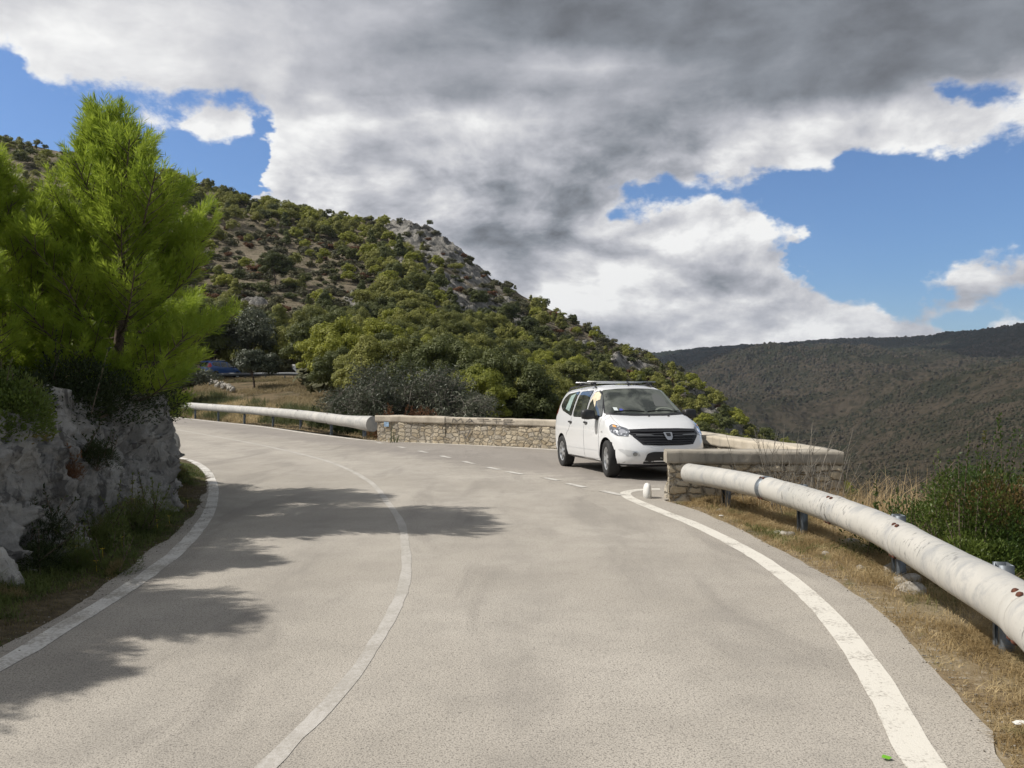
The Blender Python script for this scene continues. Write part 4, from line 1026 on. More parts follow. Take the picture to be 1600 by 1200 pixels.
M_RED = plain('red_lens', (.42, .01, .02), .12, coat=1)
M_CLOTH = plain('cream_cloth', (.66, .58, .42), .85, var=.2, scale=9)
M_SEAT = plain('grey_upholstery', (.20, .20, .195), .8, var=.15)
M_LENS, k, bs = mat('headlight_lens'); p = k.obj()
c = k.mix(k.step(k.voro(k.vmath('MULTIPLY', p, (1, 1, 1)), 14.0), .1, .45), (.80, .82, .86), (.16, .17, .19))
k.put(bs.inputs['Base Color'], c); bs.inputs['Metallic'].default_value = .55; bs.inputs['Roughness'].default_value = .10; bs.inputs['Coat Weight'].default_value = 1
M_CHALK = plain('white_sticker', (.7, .75, .74), .5); M_STK2 = plain('blue_sticker', (.08, .10, .42), .5)

TOPX = [-2.25, -2.22, -2.12, -1.95, -1.5, -.9, -.2, .25, .45, .62, 1.22, 1.30, 1.45, 1.75, 2.0, 2.12, 2.2, 2.25]
TOPZ = [1.10, 1.40, 1.565, 1.625, 1.645, 1.665, 1.665, 1.64, 1.60, 1.535, 1.115, 1.085, 1.055, .985, .90, .85, .79, .72]
BOTZ = np.array([.42, .34, .28, .25, .22, .22, .22, .22, .22, .22, .20, .20, .20, .20, .20, .21, .24, .30])
HWX = [.70, .78, .84, .86, .868, .872, .875, .875, .875, .875, .872, .872, .868, .855, .82, .78, .74, .68]
def body_mesh():
    st = np.array(sorted(set(list(np.linspace(-2.25, 2.25, 91)) + [2.235, 2.215, -2.235, -2.21])))
    T = np.interp(st, TOPX, TOPZ); B = np.interp(st, TOPX, BOTZ); W = np.interp(st, TOPX, HWX)
    sm = lambda a: np.convolve(np.pad(a, 1, 'edge'), [.25, .5, .25], 'valid')
    for _ in range(3): T, B, W = sm(T), sm(B), sm(W)
    rings = []
    for x, t, b_, w_ in zip(st, T, B, W):
        belt = min(1.00 + .03 * (-x) / 2, t - .10)
        gh = max(0, t - belt)                      # greenhouse height
        cab = np.clip((t - 1.05) / .45, 0, 1)      # 0 over the bonnet, 1 over the cabin
        yr = w_ * (.80 - .03 * cab) if cab > 0 else w_ * .80
        yr = w_ * (.84 * (1 - cab) + .735 * cab)
        half = [(0, b_), (w_ * .5, b_), (w_ * .86, b_ + .01), (w_ * .955, b_ + .06), (w_ * .985, b_ + .16), (w_ * .99, .50 + (b_ - .22) * .3),
                (w_ * 1.0, .62), (w_ * 1.0, .74), (w_ * .992, .86 if belt > .9 else (.74 + belt) / 2), (w_ * .968, belt)]
        for f in (.25, .5, .75): half.append((w_ * .965 + (yr - w_ * .965) * f + .018 * math.sin(f * math.pi), belt + (gh - .085) * f if cab > .1 else belt + (gh * .62) * f))
        zr = half[-1][1]
        half += [(yr + .0, zr + (t - zr) * .45), (yr - .05, zr + (t - zr) * .70), (yr * .80, t - (t - zr) * .16), (yr * .55, t - (t - zr) * .06), (yr * .28, t - .004), (0, t)]
        # keep heights rising
        zs = np.maximum.accumulate([h[1] for h in half]); half = [(h[0], z_) for h, z_ in zip(half, zs)]
        ring = [(x, y, z_) for y, z_ in half] + [(x, -y, z_) for y, z_ in half[-2:0:-1]]
        rings.append(ring)
    Rg = np.array(rings)
    # shrink the very ends for rounded bumpers, then bow and rake the nose and tail
    for i, x in enumerate(st):
        e = min(2.25 - x, x + 2.25); s_ = 1 - .05 * max(0, 1 - e / .05) ** 2
        c_ = np.array([x, 0, .6]); Rg[i] = c_ + (Rg[i] - c_) * np.array([1, s_, s_])
    V = Rg.reshape(-1, 3); m = Rg.shape[1]
    F = gridmesh(None, len(st), m, True).tolist()
    n = m // 2
    V = V.tolist()
    for end in (0, len(st) - 1):      # caps: rows of quads joining left and right
        b0 = end * m
        rows = []
        for j in range(1, n):
            l = np.array(V[b0 + j]); r = np.array(V[b0 + m - j]); row = [b0 + j]
            for q in range(1, 12):
                V.append((l + (r - l) * q / 12).tolist()); row.append(len(V) - 1)
            row.append(b0 + m - j); rows.append(row)
        for ra, rb in zip(rows[:-1], rows[1:]):
            for q in range(12): F.append([ra[q], ra[q + 1], rb[q + 1], rb[q]] if end == 0 else [ra[q], rb[q], rb[q + 1], ra[q + 1]])
        for rr, c0 in ((rows[0], b0), (rows[-1], b0 + n)):
            for q in range(12): F.append([rr[q], rr[q + 1], c0])
    V = np.array(V)
    f = np.clip((V[:, 0] - 1.15) / 1.1, 0, 1) ** 1.6; yb = np.abs(V[:, 1]) / .86
    V[:, 0] -= f * (.34 * yb ** 2.6)
    # rake of the grille: the bonnet edge sits behind the bumper
    V[:, 0] -= f * .20 * np.clip((V[:, 2] - .50) / .42, 0, 1) ** 1.2
    V[:, 0] -= f * .06 * np.clip((.38 - V[:, 2]) / .18, 0, 1)
    g = np.clip((-V[:, 0] - 1.6) / .65, 0, 1) ** 1.5
    V[:, 0] += g * (.16 * yb ** 3 + .17 * np.clip((V[:, 2] - .95) / .6, 0, 1) ** 1.3)
    me = bpy.data.meshes.new('body'); me.from_pydata(V.tolist(), [], F); me.update()
    bm = bmesh.new(); bm.from_mesh(me); bmesh.ops.remove_doubles(bm, verts=bm.verts, dist=1e-4)
    bmesh.ops.recalc_face_normals(bm, faces=bm.faces); bm.to_mesh(me); bm.free()
    return me
AX_F, AX_R, WR = 1.405, -1.405, .322
def make_car(rootname, paint, detail=True):
    root = empty(rootname)
    me = body_mesh(); bvh_src = bmesh.new(); bvh_src.from_mesh(me); bv = BVHTree.FromBMesh(bvh_src); bvh_src.free()
    body = link('body', me, paint, root)
    # wheel arches: cut round wells out of the shell
    cutter = Acc()
    for ax in (AX_F, AX_R):
        for s_ in (-1, 1):
            a_ = np.linspace(0, 2 * np.pi, 40, endpoint=False)
            ring = np.stack([ax + .375 * np.cos(a_), np.zeros(40), WR + .375 * np.sin(a_)], 1)
            for y0, y1 in ((s_ * .55, s_ * 1.2),):
                A_ = ring + np.array([0, y0, 0]); B_ = ring + np.array([0, y1, 0]); cA = A_.mean(0)[None]; cB = B_.mean(0)[None]
                Vv = np.concatenate([A_, B_, cA, cB]); Ff = [(i, (i + 1) % 40, 40 + (i + 1) % 40, 40 + i) for i in range(40)]
                Ff += [(80, (2 * i + 2) % 40, 2 * i + 1, 2 * i) for i in range(20)] + [(81, 40 + 2 * i, 40 + 2 * i + 1, 40 + (2 * i + 2) % 40) for i in range(20)]
                cutter.add(Vv, Ff)
    cme = cutter.mesh('cut'); bm = bmesh.new(); bm.from_mesh(cme); bmesh.ops.recalc_face_normals(bm, faces=bm.faces); bm.to_mesh(cme); bm.free()
    co = bpy.data.objects.new('cut', cme); COL.objects.link(co)
    md = body.modifiers.new('b', 'BOOLEAN'); md.operation = 'DIFFERENCE'; md.object = co; md.solver = 'EXACT'
    dg = bpy.context.evaluated_depsgraph_get(); nm = bpy.data.meshes.new_from_object(body.evaluated_get(dg))
    body.modifiers.clear(); body.data = nm; nm.materials.clear(); nm.materials.append(paint); nm.materials.append(M_BLACK)
    bpy.data.objects.remove(co)
    mi = []
    for pl in nm.polygons:
        c_ = pl.center; inside = any(math.hypot(c_.x - ax, c_.z - WR) < .38 and abs(c_.y) < .86 and (math.hypot(c_.x - ax, c_.z - WR) > .37 or abs(abs(c_.y) - .55) < .01) for ax in (AX_F, AX_R))
        mi.append(1 if (inside or c_.z < .225) else 0)
    nm.polygons.foreach_set('material_index', mi); nm.polygons.foreach_set('use_smooth', [m == 0 for m in mi])
    bm = bmesh.new(); bm.from_mesh(nm)
    for e in bm.edges:
        if len(e.link_faces) == 2 and e.link_faces[0].normal.angle(e.link_faces[1].normal, 0) > R(38): e.smooth = False
    bm.to_mesh(nm); bm.free()
    def patch(name, poly, axis, m, off=.006, side=1, step=.045, par=None, thick=None):
        """panel lying on the shell. axis 'x+': poly in (y,z) seen from the front; 'x-': from behind; 'y': poly in (x,z), side = +-1; 'z': poly in (x,y) from above"""
        pl_ = np.array(poly, float); n = len(pl_)
        mn, mx_ = pl_.min(0), pl_.max(0)
        gx_, gy_ = np.meshgrid(np.arange(mn[0] + step / 2, mx_[0], step), np.arange(mn[1] + step / 2, mx_[1], step)); g_ = np.stack([gx_.ravel(), gy_.ravel()], 1)
        # densify outline
        out = []
        for a_, b_ in zip(pl_, np.roll(pl_, -1, 0)):
            k_ = max(1, int(np.linalg.norm(b_ - a_) / step)); out += [a_ + (b_ - a_) * j / k_ for j in range(k_)]
        n = len(out); pts = [Vector(q) for q in out] + [Vector(q) for q in g_]
        v, e, f, *_ = delaunay_2d_cdt(pts, [(i, (i + 1) % n) for i in range(n)], [list(range(n))], 1, 1e-5)
        used = sorted({i for q in f for i in q}); rem = {o_: n_ for n_, o_ in enumerate(used)}; f = [[rem[i] for i in q] for q in f]; v = [v[i] for i in used]
        W = []
        for q in v:
            if axis == 'x+': o_, d_ = Vector((4, q[0], q[1])), Vector((-1, 0, 0))
            elif axis == 'x-': o_, d_ = Vector((-4, q[0], q[1])), Vector((1, 0, 0))
            elif axis == 'z': o_, d_ = Vector((q[0], q[1], 4)), Vector((0, 0, -1))
            else: o_, d_ = Vector((q[0], side * 3, q[1])), Vector((0, -side, 0))
            h = bv.ray_cast(o_, d_)
            if h[0] is None:
                h = bv.find_nearest(o_ + d_ * (1.9 if axis[0] == 'x' else 2.2))
            W.append(h[0] + h[1].normalized() * off if h[1].dot(-d_) > 0 else h[0] - h[1].normalized() * off)
        me_ = bpy.data.meshes.new(name); me_.from_pydata([tuple(q) for q in W], [], [list(q) for q in f]); me_.update()
        if len(me_.polygons):
            s_ = sum(pl.normal.dot(Vector((1, 0, 0)) if axis == 'x+' else Vector((-1, 0, 0)) if axis == 'x-' else Vector((0, 0, 1)) if axis == 'z' else Vector((0, side, 0))) * pl.area for pl in me_.polygons)
            if s_ < 0: me_.flip_normals()
        return link(name, me_, m, par or root, smooth=True)
    # ---- glass
    def rounded(poly, r=.03, n=3):
        out = []; P0 = [np.array(q, float) for q in poly]
        for i in range(len(P0)):
            a_, b_, c_ = P0[i - 1], P0[i], P0[(i + 1) % len(P0)]
            d1 = (a_ - b_) / np.linalg.norm(a_ - b_); d2 = (c_ - b_) / np.linalg.norm(c_ - b_)
            for t_ in np.linspace(0, 1, n + 1): out.append((b_ + d1 * r) * (1 - t_) ** 2 + 2 * t_ * (1 - t_) * b_ + (b_ + d2 * r) * t_ ** 2)
        return out
    ws_poly = [(-.74, 1.12), (-.36, 1.095), (0, 1.09), (.36, 1.095), (.74, 1.12), (.70, 1.22), (.595, 1.525), (.3, 1.553), (0, 1.56), (-.3, 1.553), (-.595, 1.525), (-.70, 1.22)]
    patch('windscreen_surround', [(y * 1.025, 1.325 + (z_ - 1.325) * 1.05) for y, z_ in ws_poly], 'x+', M_GLOSSB, .004)
    ws = patch('windscreen', ws_poly, 'x+', M_WSCR, .009)
    for s_ in (1, -1):
        nm_ = 'side_window'
        for poly in ([(1.02, 1.06), (.30, 1.045), (.20, 1.10), (.22, 1.50), (.42, 1.515), (.62, 1.43)],
                     [(.10, 1.045), (-.62, 1.05), (-.68, 1.10), (-.64, 1.52), (.08, 1.53)],
                     [(-.80, 1.06), (-1.52, 1.17), (-1.74, 1.26), (-1.70, 1.40), (-1.50, 1.50), (-.78, 1.535)]):
            patch('window_seal', [(np.mean([q[0] for q in poly]) + (a_ - np.mean([q[0] for q in poly])) * 1.045, np.mean([q[1] for q in poly]) + (b_ - np.mean([q[1] for q in poly])) * 1.06) for a_, b_ in rounded(poly, .05)], 'y', M_GLOSSB, .003, s_)
            wd = patch(nm_, rounded(poly, .05), 'y', M_GLASS, .008, s_)
        if detail and s_ < 0:
            patch('window_shade', [(.62, 1.36), (.55, 1.45), (.40, 1.505), (.24, 1.49), (.23, 1.30), (.30, 1.38), (.42, 1.30), (.55, 1.22), (.50, 1.33)], 'y', M_CLOTH, .012, s_)
            patch('sun_blind', [(-.98, 1.14), (-1.30, 1.19), (-1.22, 1.46), (-.95, 1.50)], 'y', plain('pale_teal_blind', (.25, .34, .31), .6, var=.3, scale=14), .012, s_)
    patch('rear_window', rounded([(-.60, 1.06), (.60, 1.06), (.54, 1.50), (-.54, 1.50)], .06), 'x-', M_GLASS, .008)
    # ---- panel gaps
    def seam(pts, axis, side=1, wd=.006, name='panel_gap', par=None):
        pts = resample([(a_, b_, 0) for a_, b_ in pts], .04)[:, :2]
        W = []
        for q in pts:
            if axis == 'y': o_, d_ = Vector((q[0], side * 3, q[1])), Vector((0, -side, 0))
            elif axis == 'z': o_, d_ = Vector((q[0], q[1], 4)), Vector((0, 0, -1))
            else: o_, d_ = Vector((4, q[0], q[1])), Vector((-1, 0, 0))
            h = bv.ray_cast(o_, d_)
            if h[0] is not None: W.append(np.array(h[0] + h[1].normalized() * (.001 if h[1].dot(-d_) > 0 else -.001)))
        a = Acc(); a.tube(W, wd / 2, 6, caps=False); return a.V, a.F
    if detail:
        for s_ in (1, -1):
            a = Acc()
            for pts in ([(1.06, .98), (1.03, .70), (1.0, .30)], [(.16, 1.58), (.15, 1.0), (.14, .29)], [(-.72, 1.57), (-.73, 1.05), (-.86, .80), (-1.0, .72)],
                        [(1.0, .295), (.14, .285), (-.90, .285)], [(1.06, .98), (1.12, 1.10)], [(-1.0, .72), (-1.07, .62)]):
                V_, F_ = seam(pts, 'y', s_)
                a.V += V_; a.F += [f_ + a.n for f_ in F_]; a.n += sum(len(v_) for v_ in V_)
            a.build('door_gap', M_SEAM, root)
            for hx in (.02, -.86):        # door handles on the trailing edge
                a = Acc(); hh = bv.ray_cast(Vector((hx + .2, s_ * 3, .93)), Vector((0, -s_, 0)))
                y0 = abs(hh[0].y) if hh[0] else .86
                hxx = hx + .24 if hx > -.5 else hx + .10
                a.tube([(hxx - .09, s_ * (y0 + .008), .935), (hxx - .05, s_ * (y0 + .028), .94), (hxx + .03, s_ * (y0 + .028), .94), (hxx + .08, s_ * (y0 + .006), .935)], [.016, .019, .019, .014], 8)
                a.build('door_handle', M_BLACK, root, smooth=True)
            patch('side_repeater', rounded([(1.24, .775), (1.19, .775), (1.19, .80), (1.24, .80)], .008), 'y', M_AMBER if False else M_ALU, .008, s_)
            patch('sill_crease_shade', [(.95, .44), (-1.0, .435), (-1.0, .443), (.95, .449)], 'y', plain('crease_shadow', (.5, .51, .52), .4), .003, s_)  # grey strip on the smooth side paints in the crease's shade
        a = Acc()
        for s_ in (1, -1):
            for pts in ([(1.14, s_ * .70), (1.5, s_ * .735), (1.82, s_ * .66), (2.0, s_ * .50)],):
                V_, F_ = seam(pts, 'z'); a.V += V_; a.F += [f_ + a.n for f_ in F_]; a.n += sum(len(v_) for v_ in V_)
        a.build('bonnet_gap', M_SEAM, root)
        for wy in (.33, -.05):
            a = Acc(); h = bv.ray_cast(Vector((1.42, wy, 4)), Vector((0, 0, -1)))
            a.box((1.42, wy, h[0].z + .008), (.035, .03, .016)); a.build('washer_jet', M_BLACK, root)
    # cowl below the windscreen
    patch('cowl', [(-.74, 1.085), (-.3, 1.062), (.3, 1.062), (.74, 1.085), (.75, 1.13), (.36, 1.102), (0, 1.095), (-.36, 1.102), (-.75, 1.13)], 'x+', M_BLACK, .006, step=.03)
    # ---- face: grille, lights, bumper
    gr = [(-.64, .835), (-.25, .85), (.25, .85), (.64, .835), (.66, .79), (.46, .585), (.2, .57), (-.2, .57), (-.46, .585), (-.66, .79)]
    g_o = patch('grille', gr, 'x+', M_GLOSSB, .006, step=.035)
    if detail:
        for zz, hw_ in ((.80, .60), (.76, .57), (.715, .52), (.675, .48), (.635, .46), (.60, .40)):
            patch('grille_bar', [(-hw_, zz - .010), (hw_, zz - .010), (hw_, zz + .006), (-hw_, zz + .006)], 'x+', M_BLACK if zz != .715 else M_ALU if False else M_BLACK, .022, step=.06, par=g_o)
        for s_ in (1, -1): patch('grille_trim', [(s_ * .10, .724), (s_ * .54, .730), (s_ * .54, .736), (s_ * .10, .731)], 'x+', plain('dark_trim', (.16, .165, .17), .3, .5), .028, par=g_o)
        patch('badge', rounded([(-.080, .765), (.080, .765), (.062, .690), (.036, .650), (-.036, .650), (-.062, .690)], .014), 'x+', M_ALU, .036, par=g_o)
        patch('badge_inlay', rounded([(-.042, .752), (.042, .752), (.034, .712), (-.034, .712)], .008), 'x+', M_BLACK, .040, par=g_o)
    for s_ in (1, -1):
        hl = patch('headlight', rounded([(s_ * .60, .80), (s_ * .66, .725), (s_ * .80, .735), (s_ * .845, .80), (s_ * .835, .895), (s_ * .79, .925), (s_ * .70, .885), (s_ * .62, .85)], .02), 'x+', M_LENS, .010, step=.03)
        if detail:
            patch('indicator', rounded([(s_ * .80, .875), (s_ * .755, .86), (s_ * .76, .895), (s_ * .79, .91)], .006), 'x+', M_AMBER, .014, par=hl)
            patch('reflector', [(s_ * (.70 + .045 * math.cos(t_)), .80 + .035 * math.sin(t_)) for t_ in np.linspace(0, 6.28, 14, endpoint=False)], 'x+', M_CHROME, .014, par=hl)
            patch('fog_surround', rounded([(s_ * .50, .395), (s_ * .70, .40), (s_ * .80, .50), (s_ * .78, .515), (s_ * .55, .475)], .02), 'x+', plain('bumper_recess', (.55, .56, .57), .35), .005)
            fl_ = patch('fog_lamp', [(s_ * (.585 + .05 * math.cos(t_)), .432 + .046 * math.sin(t_)) for t_ in np.linspace(0, 6.28, 16, endpoint=False)], 'x+', M_ALU, .010)
            patch('fog_glass', [(s_ * (.585 + .036 * math.cos(t_)), .432 + .033 * math.sin(t_)) for t_ in np.linspace(0, 6.28, 16, endpoint=False)], 'x+', M_SEAT, .014, par=fl_)
        patch('tail_light', rounded([(-2.25, .98), (-2.02, 1.0), (-1.86, 1.12), (-1.90, 1.38), (-2.05, 1.40), (-2.25, 1.30)], .03), 'y', M_RED, .008, s_)
    patch('lower_intake', rounded([(-.46, .27), (.46, .27), (.40, .44), (.30, .47), (-.30, .47), (-.40, .44)], .03), 'x+', M_BLACK, .006)
    patch('air_dam', [(-.80, .235), (.80, .235), (.80, .26), (-.80, .26)], 'x+', M_BLACK, .008)
    pn = Acc(); h = bv.ray_cast(Vector((4, 0, .49)), Vector((-1, 0, 0))); pn.box((h[0].x - .01, .04, .41), (.012, .44, .10)); pn.build('number_plate', M_CHALK, root)
    if detail:
        patch('windscreen_sticker', [(-.60, 1.155), (-.53, 1.15), (-.53, 1.205), (-.60, 1.21)], 'x+', M_CHALK, .012)
        patch('windscreen_sticker', [(-.50, 1.147), (-.45, 1.143), (-.43, 1.165), (-.46, 1.187), (-.50, 1.18)], 'x+', M_STK2, .012)
        # steering wheel and seat shapes seen through the glass
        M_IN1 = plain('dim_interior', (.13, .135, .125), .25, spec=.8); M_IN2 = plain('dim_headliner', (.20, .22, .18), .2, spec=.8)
        patch('seat_headrest', rounded([(.22, 1.22), (.50, 1.22), (.48, 1.40), (.40, 1.46), (.28, 1.45)], .05), 'x+', M_IN1, .011)
        a_ = np.linspace(0, math.pi, 14)
        patch('steering_wheel', [(.36 + .19 * math.cos(t_), 1.125 + .085 * math.sin(t_)) for t_ in a_] + [(.36 + .155 * math.cos(t_), 1.125 + .062 * math.sin(t_)) for t_ in a_[::-1]], 'x+', M_IN2, .012, step=.02)
        patch('door_pillar_reflection', [(.60, 1.15), (.70, 1.15), (.575, 1.50), (.52, 1.51)], 'x+', M_IN2, .011).name = 'painted_pillar_reflection'  # door pillar's reflection painted as a patch on the windscreen
        # wipers
        for y0, y1 in ((-.62, -.05), (.0, .60)):
            a = Acc(); pts = []
            for f_ in np.linspace(0, 1, 8):
                yy_ = y0 + (y1 - y0) * f_; h = bv.ray_cast(Vector((4, yy_, 1.125 + .022 * math.sin(f_ * 3.1))), Vector((-1, 0, 0))); pts.append(np.array(h[0] + h[1] * .018))
            a.tube(pts, .007, 6); a.build('wiper', M_BLACK, root)
        # aerial
        a = Acc(); a.tube([(.30, .0, 1.655), (.27, 0, 1.675), (.22, 0, 1.71), (.20, 0, 1.72)], [.030, .024, .010, .006], 8); a.build('aerial', M_BLACK, root)
    # ---- mirrors
    for s_ in (1, -1):
        bm = bmesh.new(); bmesh.ops.create_cube(bm, size=1)
        bmesh.ops.subdivide_edges(bm, edges=bm.edges[:], cuts=3, use_grid_fill=True)
        for v in bm.verts:
            d_ = v.co.normalized() * .62; v.co = v.co.lerp(d_, .55); v.co.x *= .17 * (1 - .3 * v.co.y * s_); v.co.y *= .24; v.co.z *= .165
            v.co += Vector((.84 if True else 0, s_ * 1.01, 1.09))
        me_ = bpy.data.meshes.new('wing_mirror'); bm.to_mesh(me_); bm.free(); mr = link('wing_mirror', me_, M_BLACK, root, smooth=True)
        a = Acc(); a.tube([(.90, s_ * .83, 1.03), (.86, s_ * .90, 1.045), (.85, s_ * .95, 1.06)], [.045, .035, .035], 8); a.build('mirror_arm', M_BLACK, mr, smooth=True)
        a = Acc(); a.box((.762, s_ * 1.01, 1.09), (.006, .17, .11)); a.build('mirror_glass', M_CHROME, mr)
    # ---- roof rails and bars
    for s_ in (1, -1):
        xs_ = np.linspace(.10, -1.75, 16); pts = []
        for i, x in enumerate(xs_):
            h = bv.ray_cast(Vector((x, s_ * .585, 4)), Vector((0, 0, -1))); lift = .055 if 0 < i < 15 else .0
            pts.append((x, s_ * .585, h[0].z + lift))
        a = Acc(); a.tube(pts, .017, 8); rr_ = a.build('roof_rail', M_BLACK, root, smooth=True)
        for x in (-.10, -.85):
            h = bv.ray_cast(Vector((x, s_ * .585, 4)), Vector((0, 0, -1))); a = Acc(); a.box((x, s_ * .585, h[0].z + .075), (.09, .09, .055)); a.build('bar_foot', M_BLACK, root)
    for x in (-.10, -.85):
        h = bv.ray_cast(Vector((x, .585, 4)), Vector((0, 0, -1))); a = Acc(); a.box((x, 0, h[0].z + .120), (.075, 1.42, .026)); a.build('roof_bar', M_ALU, root)
    # ---- wheels
    def wheel_mesh():
        t = Acc(); t.lathe([(.205, -.095), (.25, -.108), (.30, -.105), (.316, -.09), (.322, -.05), (.322, .05), (.316, .09), (.30, .105), (.25, .108), (.205, .095), (.205, -.095)], 48, 'y')
        return t
    wm = None
    for i, (ax, s_) in enumerate(((AX_F, -1), (AX_F, 1), (AX_R, -1), (AX_R, 1))):
        wh = empty('wheel', (ax, s_ * .765, WR)); wh.parent = root
        if s_ > 0: wh.rotation_euler = (0, 0, math.pi)
        if ax > 0: wh.rotation_euler.z += R(-7)
        if wm is None:
            ty = wheel_mesh().mesh('tyre'); ty.materials.append(M_TYRE)
            cp = Acc(); cp.lathe([(.207, .05), (.207, -.085), (.195, -.092), (.18, -.080), (.165, -.066), (.06, -.082), (.045, -.092), (0.0005, -.094)], 36, 'y'); cpm = cp.mesh('cover'); cpm.materials.append(M_SILVER)
            hl_ = Acc()
            for q in range(7):      # openings between the seven spokes
                a0 = q * 2 * math.pi / 7; pts = []
                for rr, da in ((.085, -.10), (.085, .10), (.165, .17), (.172, 0), (.165, -.17)): pts.append((rr * math.cos(a0 + da), -.0845 - (.0 if rr > .1 else .002), rr * math.sin(a0 + da)))
                c0 = len(pts)
                hl_.add(pts + [np.mean(pts, 0)], [(0, 1, 5, 5), (1, 2, 5, 5), (2, 3, 5, 5), (3, 4, 5, 5), (4, 0, 5, 5)])
            Vh = np.concatenate(hl_.V); Fh = np.concatenate(hl_.F)
            hm = bpy.data.meshes.new('slots'); hm.from_pydata(Vh.tolist(), [], [[f_[0], f_[1], f_[2]] for f_ in Fh]); hm.update(); hm.materials.append(M_BLACK)
            wm = (ty, cpm, hm)
        for nm_, mm_ in (('tyre', wm[0]), ('wheel_cover', wm[1]), ('cover_slots', wm[2])):
            o = bpy.data.objects.new(nm_, mm_); COL.objects.link(o); o.parent = wh; mm_.polygons.foreach_set('use_smooth', np.ones(len(mm_.polygons), bool))
            if nm_ == 'cover_slots': o.name = 'cover_slot'
    # dark underside
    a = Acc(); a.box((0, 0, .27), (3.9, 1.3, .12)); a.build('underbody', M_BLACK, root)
    return root
van = make_car('parked_van', M_PAINT)
tag(van, 'white people carrier with aluminium roof bars parked in the lay-by facing the camera', 'van')
C_, Hd = Vector((2.31, 16.24)), R(13)
fwd = Vector((math.sin(Hd), -math.cos(Hd)))
rz_ = math.atan2(fwd.y, fwd.x)
zf_, zr_ = RZ(1.95 + .3, 14.8), RZ(2.0, 17.6)
van.location = (C_.x, C_.y, (zf_ + zr_) / 2 + .002)
van.scale = (1.02, 1.05, 1.065)
van.rotation_euler = (0, math.asin((zr_ - zf_) / 2.81), rz_)
bl = make_car('parked_van', M_BPAINT, False)
q = P(344, 590, 76.5); bl.location = (q[0], q[1], (drop(q[0], q[1]) or q[2]) + .02); bl.rotation_euler = (0, 0, R(66))
tag(bl, 'small blue van parked behind the steel guardrail on the road above the dry bank', 'van')

# ================================================================ VEGETATION
M_NEEDLE = foliage('bright_pine_needles', (.17, .25, .024), (.36, .44, .058), .42, 2.2, .5)
M_PINE = foliage('pine_needles', (.115, .13, .036), (.265, .265, .068), .28, .12, .6)
M_PINED = foliage('dark_pine_needles', (.062, .076, .028), (.13, .145, .046), .25, .12, .6)
M_PINEB = foliage('yellow_green_pine_needles', (.15, .17, .026), (.29, .30, .050), .3, .3, .6)  # brighter yellow-green pine foliage
M_SHRUB = foliage('maquis_leaves', (.080, .085, .042), (.15, .14, .068), .2, .15, .7)
M_OLIVE = foliage('olive_leaves', (.065, .078, .048), (.12, .13, .085), .15, .6, .5)
M_LENT = foliage('glossy_shrub_leaves', (.045, .080, .018), (.13, .17, .035), .3, 1.5, .45, dead=(.16, .10, .04))
M_DARKL = foliage('dark_scrub_leaves', (.022, .034, .012), (.055, .072, .022), .2, 1.5, .6)
M_WEED = foliage('green_weeds', (.060, .090, .022), (.15, .18, .050), .3, 3.5, .6, dead=(.22, .17, .08))
M_DRYG = foliage('dry_grass', (.28, .20, .095), (.56, .45, .26), .3, 3.0, .7, dead=(.15, .155, .06))
M_STALK = foliage('dry_stalks', (.40, .29, .15), (.58, .46, .28), .25, 2.0, .7)
M_RED = foliage('russet_scrub', (.11, .055, .03), (.19, .10, .05), .2, 1.0, .8)
M_YEL = plain('yellow_petals', (.75, .55, .03), .6)
R2 = np.random.default_rng(5)

def clump_crown(rng, rx, rz, cz, nclump, nleaf, lsz, csz=.33, shape='round', flat=.7):
    """leaf clumps spread through a crown volume; returns quads"""
    Cs = []
    while len(Cs) < nclump:
        d = rnd_dir(rng, 1)[0]; r_ = rng.random() ** .38
        if d[2] < -.55: continue
        p_ = d * r_ * np.array([rx, rx, rz])
        if shape == 'cone': p_[:2] *= np.clip(1.05 - (p_[2] / rz + 1) * .42, .12, 1)
        if shape == 'umbrella': p_[2] = abs(p_[2]) * .8 - .1 * rz; 
        p_[:2] *= 1 + .25 * math.sin(3 * math.atan2(p_[1], p_[0]) + rx * 7)
        Cs.append(p_ + np.array([0, 0, cz]))
    Cs = np.array(Cs)
    rc = rx * csz * (.65 + .6 * rng.random(nclump))
    C = np.repeat(Cs, nleaf, 0); rr = np.repeat(rc, nleaf)
    d = rnd_dir(rng, len(C)); d[:, 2] = np.where(d[:, 2] < -.25, -d[:, 2] * .6, d[:, 2]); d = unit(d)
    pos = C + d * (rr * (.72 + .38 * rng.random(len(C))))[:, None] * np.array([1, 1, flat])
    nrm = unit(d * np.array([1, 1, 1.3]) + rnd_dir(rng, len(C)) * .55)
    a = unit(np.cross(nrm, rnd_dir(rng, len(C)))); b_ = np.cross(nrm, a)
    s_ = (lsz * (.6 + .8 * rng.random(len(C))))[:, None]
    return quads(pos, a * s_, b_ * s_ * .62)
